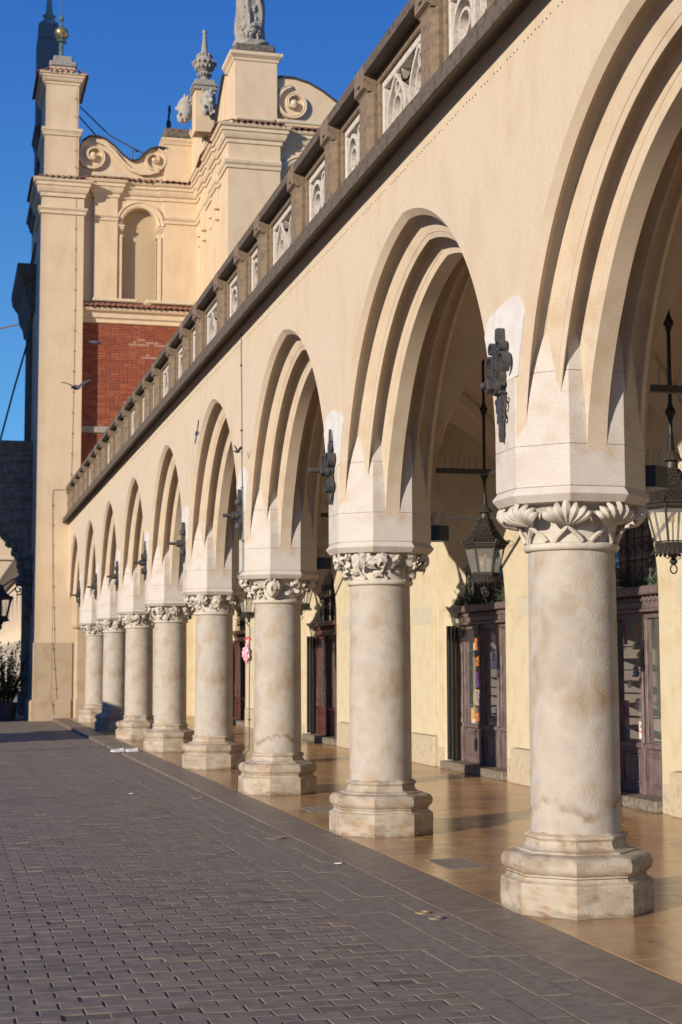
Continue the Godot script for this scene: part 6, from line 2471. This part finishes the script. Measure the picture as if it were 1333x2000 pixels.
func plush(mb: MB, c: Vector3, s: float) -> void:
	mb.blob(c + Vector3(0, s * 0.45, 0), Vector3(s * 0.42, s * 0.5, s * 0.42), 8)
	mb.blob(c + Vector3(-s * 0.1, s * 1.15, 0), Vector3(s * 0.36, s * 0.36, s * 0.38), 8)
	for e in [-1, 1]:
		mb.blob(c + Vector3(-s * 0.05, s * 1.45, e * s * 0.3), Vector3.ONE * s * 0.14, 6)
		mb.blob(c + Vector3(-s * 0.35, s * 0.15, e * s * 0.28), Vector3(s * 0.26, s * 0.15, s * 0.16), 6)
		mb.blob(c + Vector3(-s * 0.28, s * 0.65, e * s * 0.36), Vector3(s * 0.22, s * 0.13, s * 0.13), 6)
	mb.blob(c + Vector3(-s * 0.42, s * 1.08, 0), Vector3(s * 0.16, s * 0.13, s * 0.16), 6)

func goods() -> void:
	var cols := {"orange": C(0.62, 0.20, 0.03), "yellow": C(0.75, 0.52, 0.04), "red": C(0.55, 0.03, 0.03), "white": C(0.72, 0.71, 0.68), "purple": C(0.22, 0.05, 0.30), "blue": C(0.05, 0.14, 0.38), "green": C(0.05, 0.30, 0.12), "tan": C(0.45, 0.28, 0.13), "grey": C(0.20, 0.22, 0.25), "pink": C(0.65, 0.28, 0.36), "brown": C(0.16, 0.07, 0.03)}
	var mats := {}
	for k in cols:
		mats[k] = plain("goods_" + k, cols[k], 0.6)
	var fx := SX + 0.22
	# souvenir shop: far window (z from the middle + 0.45 .. 1.03) and near window
	var zc := cz(2) + S / 2
	var items := [
		["card", "orange", "orange picture card on the second shelf of the souvenir window", 0.62, 1.70, 0.20, 0.16], ["card", "white", "white box on the top shelf left of the centre post", 0.80, 1.70, 0.16, 0.10],
		["toy", "orange", "orange horned toy below the top shelf", 0.72, 1.46, 0.075, 0.0], ["card", "purple", "purple patterned box on the third shelf", 0.66, 1.19, 0.16, 0.19],
		["card", "tan", "tan striped box on the fourth shelf", 0.70, 0.93, 0.17, 0.20], ["card", "green", "green striped packet beside the tan box", 0.86, 0.93, 0.10, 0.16],
		["toy", "orange", "orange toy dog on the lowest shelf", 0.78, 0.67, 0.07, 0.0], ["card", "tan", "upright tan cardboard box at the window sill", 0.94, 0.67, 0.09, 0.20], ["card", "white", "white label card with red dot at the window sill", 0.93, 0.64, 0.13, 0.07],
		["card", "red", "red and yellow picture card hung at the top of the near window", 0.00, 1.80, 0.15, 0.13], ["toy", "yellow", "yellow hanging toy fish in the near window", -0.18, 1.76, 0.05, 0.0],
		["toy", "red", "red diamond ornament under the yellow toy", -0.18, 1.60, 0.045, 0.0], ["card", "white", "white tray under the lettered plate", -0.02, 1.45, 0.15, 0.10],
		["toy", "orange", "orange and yellow toy parrot on the third shelf", -0.30, 1.19, 0.06, 0.0], ["toy", "brown", "brown wicker basket toy on the fourth shelf", -0.28, 0.93, 0.06, 0.0],
		["card", "grey", "grey storage box at the bottom of the near window", -0.18, 0.66, 0.26, 0.15], ["card", "white", "crumpled white paper stack on the grey box", -0.08, 0.83, 0.16, 0.06], ["toy", "red", "round red and white ball before the grey box", -0.30, 0.67, 0.045, 0.0]]
	for it in items:
		var c := V(fx + 0.11, it[4], zc + it[3])
		var mb := MB.new()
		if it[0] == "card":
			var t := Transform3D(Basis(Vector3.UP, rng.randf_range(-0.35, 0.35)), c + Vector3(0, it[6] / 2, 0))
			mb.obox(t, Vector3(0.03, it[6] * 0.55, it[5] * 0.6), 0.004)
			var o := single(mb, "boxed_souvenir", mats[it[1]], it[2], "box", "", c)
			if it[6] > 0.12:
				var st := MB.new()
				for k in 3:
					st.obox(t * Transform3D(Basis(Vector3.RIGHT, 0.6), Vector3(-0.0315, (k - 1) * it[6] * 0.26, 0)), Vector3(0.001, it[6] * 0.06, it[5] * 0.30))
				part(st, "printed_stripes", mats[["yellow", "white", "blue", "brown"][rng.randi() % 4]], o)
		else:
			plush(mb, c, it[5] * 1.25)
			single(mb, "soft_toy", mats[it[1]], it[2], "toy", "", c, 60.0)
	# lettered plate
	var c := V(fx + 0.06, 1.60, zc - 0.06)
	var mb := MB.new()
	mb.bevel(c - Vector3(0.004, 0.06, 0.09), c + Vector3(0.004, 0.06, 0.09), 0.002)
	var pl := single(mb, "lettered_plate", mats.white, "white plate lettered OW hanging in the souvenir window", "plate", "", c)
	text_on("lettering", "OW", 0.05, M.black, pl, Transform3D(Basis(Vector3.UP, -PI / 2), Vector3(-0.006, 0.012, 0)))
	mb = MB.new()
	for k in 4:
		mb.bevel(c + Vector3(-0.006, -0.052, -0.07 + 0.035 * k), c + Vector3(-0.003, -0.03 + 0.01 * (k % 2), -0.045 + 0.035 * k), 0.001)
	part(mb, "painted_houses", mats.purple, pl)
	# toy shop right of the nearest column
	zc = cz(1) + S / 2
	var toys := [["grey", "grey plush hanging at the top of the toy window", 0.70, 1.66, 0.085], ["grey", "grey plush with cap under the topmost one", 0.62, 1.50, 0.09], ["blue", "pale blue plush in the middle of the toy window", 0.74, 1.36, 0.08], ["grey", "grey plush beside the price tag", 0.60, 1.24, 0.08], ["white", "white plush hat in the toy window", 0.58, 0.98, 0.10], ["tan", "tan plush behind the white hat", 0.52, 1.02, 0.07], ["pink", "pink plush left of the white hat", 0.70, 1.0, 0.08]]
	for it in toys:
		mb = MB.new()
		c = V(fx + 0.13, it[3], zc + it[2] - 0.72)
		plush(mb, c, it[4])
		single(mb, "plush_toy", mats[it[0]], it[1], "toy", "", c, 60.0)
	for it in [["red", "red rectangular plaque hanging high in the toy window", 0.86, 1.72, 0.07, 0.22], ["red", "red cloth hanging low in the toy window", 0.90, 0.82, 0.16, 0.28], ["white", "small white price tag in the toy window", 0.78, 1.24, 0.06, 0.09], ["blue", "blue folder standing at the toy window's foot", 0.86, 0.67, 0.10, 0.13]]:
		mb = MB.new()
		c = V(fx + 0.08, it[3], zc + it[2] - 0.68)
		mb.bevel(c - Vector3(0.008, 0, it[4] / 2), c + Vector3(0.008, it[5], it[4] / 2), 0.003)
		single(mb, "hanging_souvenir", mats[it[0]], it[1], "souvenir", "", c)
	# camera warning sticker on the glass
	c = V(fx - 0.006, 0.79, zc - 0.36)
	mb = MB.new()
	mb.bevel(c - Vector3(0.002, 0.095, 0.052), c + Vector3(0.002, 0.095, 0.052), 0.0008)
	var sk := single(mb, "warning_sticker", mats.white, "white sticker with two black eyes on the toy shop glass", "sticker", "", c)
	mb = MB.new()
	var d := c - Vector3(0.0032, 0, 0)
	for s in [-1, 1]:
		mb.box(d + Vector3(-0.0005, -0.09, s * 0.049), d + Vector3(0.0005, 0.09, s * 0.044))
		mb.box(d + Vector3(-0.0005, s * 0.09, -0.049), d + Vector3(0.0005, s * 0.085, 0.049))
	part(mb, "red_border", mats.pink, sk)
	mb = MB.new()
	for s in [-1, 1]:
		mb.blob(d + Vector3(0, 0.045, s * 0.02), Vector3(0.001, 0.024, 0.014), 8)
	part(mb, "black_eyes", M.black, sk)
	mb = MB.new()
	mb.blob(d + Vector3(-0.0008, 0.045, -0.024), Vector3(0.001, 0.018, 0.007), 8)
	part(mb, "eye_white", mats.white, sk)
	text_on("lettering", "SMILE", 0.026, M.red, sk, Transform3D(Basis(Vector3.UP, -PI / 2), Vector3(-0.0032, -0.012, 0)), 0.001)
	# house number on the pilaster
	var num := Node3D.new()
	var o := text_on("house_number", "13", 0.115, M.shopwall, self, Transform3D(Basis(Vector3.UP, -PI / 2), V(SX - 0.036, 1.98, cz(1) + 0.42)), 0.012)
	tag(o, "raised house number 13 on the cream wall by the toy shop", "number")
	num.free()

# ------------------------------------------------------------------ small things
func pigeon(at: Vector3, span: float, yaw: float, lift: float, label: String, mat: Material) -> void:
	var mb := MB.new()
	mb.lathe([[0.0, -0.16], [0.02, -0.12], [0.05, -0.03], [0.055, 0.04], [0.035, 0.10], [0.03, 0.13], [0.034, 0.155], [0.015, 0.185], [0.0, 0.20]], 10)
	for i in mb.v.size():
		mb.v[i] = Basis(Vector3.RIGHT, -PI / 2) * mb.v[i]
	var b := thing("flying_bird", label, "bird", at)
	var sc := span / 0.62
	inst(mb.commit(), "body", mat, b).scale = Vector3.ONE * sc
	for s in [-1, 1]:
		mb = MB.new()
		var rows := []
		for i in 8:
			var t := i / 7.0
			var ch := 0.11 * sc * (1.0 - 0.75 * t * t)
			var up := lift * sin(t * 1.4)
			var x: float = s * (0.03 * sc + span * 0.5 * t)
			rows.append(P3([Vector3(x, up + 0.006, -ch * 0.5 + 0.03 * sc - 0.08 * sc * t), Vector3(x, up + 0.012, 0.0 + 0.0 * t), Vector3(x, up - 0.004, ch * 0.6 + 0.05 * sc * t), Vector3(x, up - 0.008, 0.0)]))
		mb.grid(rows, true)
		inst(mb.commit(Vector3.ZERO, 60.0), "wing", mat, b)
	mb = MB.new()
	mb.prism(P2([[-0.02, 0.12], [-0.05, 0.26], [0.05, 0.26], [0.02, 0.12]]), Vector3(0, -0.004, 0), Vector3(1, 0, 0), Vector3(0, 0, 1), Vector3(0, 0.008, 0))
	inst(mb.commit(), "tail", mat, b).scale = Vector3.ONE * sc
	b.rotation = Vector3(0.15, yaw, 0.2)

func cable(pts: Array, r: float, nm: String, mat: Material, label: String, clips := 0.0) -> void:
	var p := P3(pts)
	var t := thing(nm, label, "cable", p[0])
	var mb := MB.new()
	mb.tube(p, r, 5)
	part(mb, "wire", mat, t)
	if clips > 0.0:
		mb = MB.new()
		for i in p.size() - 1:
			var n := int(p[i].distance_to(p[i + 1]) / clips)
			for k in n:
				var c := p[i].lerp(p[i + 1], (k + 0.5) / n)
				mb.bevel(c - Vector3(0.016, 0.010, 0.02), c + Vector3(0.02, 0.010, 0.02), 0.004)
		if mb.v.size():
			part(mb, "clips", M.wallcable, t)

func small_things() -> void:
	# floodlight boxes on the inner side of the piers
	var first: Node3D
	var lab := ["black floodlight box with bird spikes behind the nearest pier", "black floodlight box behind the second pier", "black floodlight box behind the third pier", "black floodlight box behind the fourth pier"]
	for i in 4:
		var at := V(IX + 0.11, 2.71, cz(i) - 0.02)
		if i == 0:
			first = thing("floodlight", lab[0], "floodlight", at, "black floodlights on the piers")
			var mb := MB.new()
			var pl := [[-0.10, -0.09], [-0.10, 0.08], [-0.01, 0.11], [0.10, 0.06], [0.115, 0.02], [0.09, -0.07], [0.0, -0.10]]
			mb.prism(P2(pl), Vector3(0, -0.07, 0), Vector3(1, 0, 0), Vector3(0, 0, 1), Vector3(0, 0.14, 0))
			inst(mb.commit(Vector3.ZERO, 20.0), "housing", M.black, first)
			mb = MB.new()
			for k in 16:
				var x := rng.randf_range(-0.08, 0.09)
				var z := rng.randf_range(-0.08, 0.08)
				mb.tube(P3([Vector3(x, 0.08, z), Vector3(x + rng.randf_range(-0.04, 0.04), 0.20, z + rng.randf_range(-0.04, 0.04))]), 0.0014, 3)
			inst(mb.commit(), "bird_spikes", M.iron, first)
			mb = MB.new()
			mb.bevel(Vector3(-0.13, -0.03, -0.03), Vector3(-0.09, 0.03, 0.03), 0.004)
			inst(mb.commit(), "bracket", M.black, first)
		else:
			copy(first, at, lab[i])
	# drain grates in the arcade floor
	for q in [[3.83, 11.58, "iron drain grate in the floor between the two nearest columns"], [3.86, 16.15, "iron drain grate in the floor left of the second column's base"]]:
		var at := V(q[0], 0.002, q[1])
		var g := thing("drain_grate", q[2], "grate", at, "drain grates along the arcade floor")
		var mb := MB.new()
		for s in [-1, 1]:
			mb.bevel(at + Vector3(-0.16, -0.01, s * 0.27), at + Vector3(0.16, 0.004, s * 0.29), 0.002)
			mb.bevel(at + Vector3(s * 0.145, -0.01, -0.27), at + Vector3(s * 0.16, 0.004, 0.27), 0.002)
		for i in 17:
			mb.box(at + Vector3(-0.145, -0.008, -0.262 + i * 0.0327), at + Vector3(0.145, 0.002, -0.250 + i * 0.0327))
		for i in 9:
			mb.box(at + Vector3(-0.140 + i * 0.034, -0.0085, -0.27), at + Vector3(-0.128 + i * 0.034, 0.0015, 0.27))
		part(mb, "bars", M.step, g)
		mb = MB.new()
		mb.box(at + Vector3(-0.15, 0.0, -0.28), at + Vector3(0.15, -0.004, 0.28))
		part(mb, "dark_pit", M.black, g)
	# valve covers in the border course
	for q in [[2.888, 9.40, 0.05, M.dullbrass, "round brass valve cover in the border course before the nearest column"], [2.905, 9.19, 0.048, M.sett, "sunken steel valve cover beside the brass one"], [2.87, 13.73, 0.09, M.slab, "worn round cover in the border course before the second column"], [2.89, 18.14, 0.08, M.slab, "farther worn cover in the border course"]]:
		var at := V(q[0], gy(q[1]), q[1])
		var mb := MB.new()
		var r: float = q[2]
		mb.lathe([[r, -0.02], [r, 0.006], [r * 0.92, 0.009], [r * 0.62, 0.008], [r * 0.58, 0.002], [0.0, 0.003]], 24, at)
		single(mb, "valve_cover", q[3], q[4], "valve cover", "", at)
	# litter
	var lt := V(3.10, -0.02, 27.6)
	var mb := MB.new()
	for k in 2:
		var c := lt + Vector3(-0.12 + 0.24 * k, 0.05, 0.02 * k)
		var rows := []
		for i in 5:
			var t := i / 4.0
			rows.append(P3([c + Vector3(-0.10, 0.02 * sin(t * 5.0 + k) + 0.0, -0.09 + 0.18 * t), c + Vector3(0.0, 0.012 - 0.02 * t, -0.09 + 0.18 * t), c + Vector3(0.11, 0.03 * cos(t * 4.0), -0.09 + 0.18 * t)]))
		mb.grid(rows)
		mb.obox(Transform3D(Basis(Vector3.UP, 0.2), c + Vector3(0, -0.02, 0)), Vector3(0.10, 0.012, 0.09), 0.004)
	single(mb, "paper_tray", M.white, "white paper trays lying on the kerb in the distance", "litter", "", lt)
	var r := RandomNumberGenerator.new()
	r.seed = 12
	for q in [[3.20, 21.3, "largest white paper scrap on the kerb before the fourth column"], [3.30, 24.0, "white scrap on the kerb by the fifth column"], [2.2, 18.9, "white scrap at the edge of the pavers"], [2.95, 11.8, "tiny pale scrap on the border before the second column"]]:
		var at := V(q[0], gy(q[1]) + 0.006, q[1])
		mb = MB.new()
		mb.prism(P2([[-0.02, -0.03], [0.03, -0.02], [0.025, 0.03], [-0.01, 0.02]]), at, Vector3(1, 0.1, 0), Vector3(0, 0, 1), Vector3(0, 0.003, 0))
		single(mb, "paper_scrap", M.white, q[2], "litter", "", at)
	# bag tied to the lightning cable at the third column
	var z3 := cz(2)
	var bg := thing("plastic_bag", "crumpled pink plastic bag hanging from the cable at the third column", "bag", V(3.56, 1.60, z3 + 0.30))
	var nz := FastNoiseLite.new()
	nz.seed = 77
	nz.frequency = 0.045
	mb = MB.new()
	mb.blob(V(3.56, 1.63, z3 + 0.30), Vector3(0.056, 0.098, 0.056), 16, 0.5, nz)
	mb.tube(P3([V(3.56, 1.72, z3 + 0.30), V(3.58, 1.82, z3 + 0.29)]), [0.026, 0.010], 7)
	part(mb, "sack", M.pink, bg, 20.0)
	mb = MB.new()
	mb.tube(P3([V(3.53, 1.80, z3 + 0.32), V(3.575, 1.83, z3 + 0.29), V(3.60, 1.80, z3 + 0.27)]), 0.012, 5)
	part(mb, "red_tie", M.red, bg)
	# cables
	cable([V(WX - 0.012, 5.50, z3 + 0.08), V(WX - 0.012, 4.7, z3 + 0.02), V(WX - 0.015, 3.9, z3 - 0.02), V(WX - 0.02, 3.3, z3 - 0.14), V(WX - 0.02, 2.62, z3 - 0.15), V(3.36, 2.52, z3 - 0.05), V(3.36, 2.2, z3 + 0.12), V(3.58, 1.95, z3 + 0.24), V(3.575, 1.2, z3 + 0.24), V(3.575, 0.5, z3 + 0.24), V(3.43, 0.33, z3 + 0.22), V(3.42, 0.0, z3 + 0.22)], 0.006, "lightning_cable", M.cable, "thin dark cable running down the wall and third column", 0.55)
	cable([V(2.98, 6.45, ZT - 0.02), V(2.96, 6.3, ZT - 0.02), V(3.0, 4.0, ZT - 0.02), V(3.02, 2.2, ZT - 0.05), V(3.0, 0.6, ZT - 0.15), V(3.06, 0.1, ZT - 0.15)], 0.006, "tower_cable", M.wallcable, "dark cable with clips down the tower's lower wall", 0.5)
	cable([V(3.40, 6.47, ZT - 0.02), V(2.98, 6.45, ZT - 0.02)], 0.006, "link_cable", M.wallcable, "short dark cable from the balustrade to the tower")
	cable([V(3.50, 15.0, ZT - 0.02), V(3.52, 12.0, ZT - 0.02), V(3.50, 9.0, ZT - 0.02), V(3.47, 6.6, ZT - 0.02)], 0.006, "wall_cable", M.cablelight, "pale cable with clips up the tower's right edge", 0.55)
	cable([V(3.46, 18.3, ZT + 0.05), V(3.47, 17.2, ZT + 0.03), V(3.48, 15.7, ZT + 0.02)], 0.005, "upper_cable", M.cablelight, "pale cable on the tower's upper storeys", 0.45)
	cable([V(3.62, 18.0, ZT + 0.6), V(4.55, 17.2, ZT + 0.7), V(5.9, 16.45, ZT + 0.4)], 0.022, "roof_wire", M.cable, "upper dark wire from the tower to the attic block")
	cable([V(3.60, 17.7, ZT + 0.6), V(4.35, 16.86, ZT + 0.5)], 0.022, "roof_wire", M.cable, "lower dark wire from the tower to the scroll")
	cable([V(2.42, 11.6, 47.9), V(1.95, 9.8, 48.2), V(1.55, 8.15, 48.4)], 0.03, "stay_wire", M.cable, "taut blue-dark wire from the shaded front to the loggia roof")
	mb = MB.new()
	mb.tube(P3([V(5.20, 16.35, ZT + 0.5), V(5.20, 16.72, ZT + 0.5), V(5.25, 16.78, ZT + 0.5), V(5.31, 16.75, ZT + 0.5)]), 0.018, 6)
	mb.blob(V(5.32, 16.74, ZT + 0.5), Vector3(0.05, 0.035, 0.05), 6)
	single(mb, "roof_camera", M.lead, "small hooked camera mast standing between the attic scrolls", "camera", "", V(5.20, 16.35, ZT + 0.5))
	# birds
	pigeon(V(2.74, 7.55, 34.5), 0.66, 0.5, 0.14, "bird gliding with spread wings before the tower", M.bird)
	pigeon(V(3.55, 9.45, 38.8), 0.60, 1.3, -0.04, "dark bird flying before the red brick storey", M.bird)
	pigeon(V(3.28, 3.97, 17.9), 0.16, 1.9, 0.06, "small bird fluttering by the cable above the third column", M.bird)
	pigeon(V(0.58, 5.72, 20.0), 0.5, 0.1, 0.02, "brown bird wing entering at the left picture edge", M.birdb)
	# tub with a loose shrub in the shade of the loggia
	var tub := thing("potted_shrub", "dark loose shrub in a tub at the left edge below the loggia", "shrub", V(1.75, gy(46), 46.0))
	mb = MB.new()
	mb.lathe([[0.30, gy(46)], [0.36, 0.35], [0.38, 0.42], [0.33, 0.42]], 16, V(1.75, 0, 46.0))
	part(mb, "tub", M.soil, tub)
	mb = MB.new()
	var lf := MB.new()
	for i in 90:
		var a := r.randf() * TAU
		var b := V(1.75, 0.35, 46.0) + Vector3(cos(a) * 0.2, 0, sin(a) * 0.2)
		var top := b + Vector3(cos(a) * r.randf_range(0.05, 0.55), r.randf_range(0.5, 1.75), sin(a) * r.randf_range(0.05, 0.5))
		mb.tube(P3([b, b.lerp(top, 0.5) + Vector3(0, 0.08, 0), top]), [0.010, 0.007, 0.003], 4)
		for k in 34:
			var t := r.randf_range(0.15, 1.0)
			var p := b.lerp(top, t) + Vector3(0, 0.08 * (1.0 - absf(t - 0.5)), 0)
			var d := Vector3(r.randf_range(-1, 1), r.randf_range(-0.3, 1), r.randf_range(-1, 1)).normalized()
			var w := d.cross(Vector3.UP).normalized() * 0.028
			var l := r.randf_range(0.07, 0.15)
			lf.quad(p, p + d * l * 0.5 + w, p + d * l, p + d * l * 0.5 - w)
	part(mb, "stems", M.twig, tub)
	stuff(part(lf, "leaves", M.leaf, tub, 5.0))
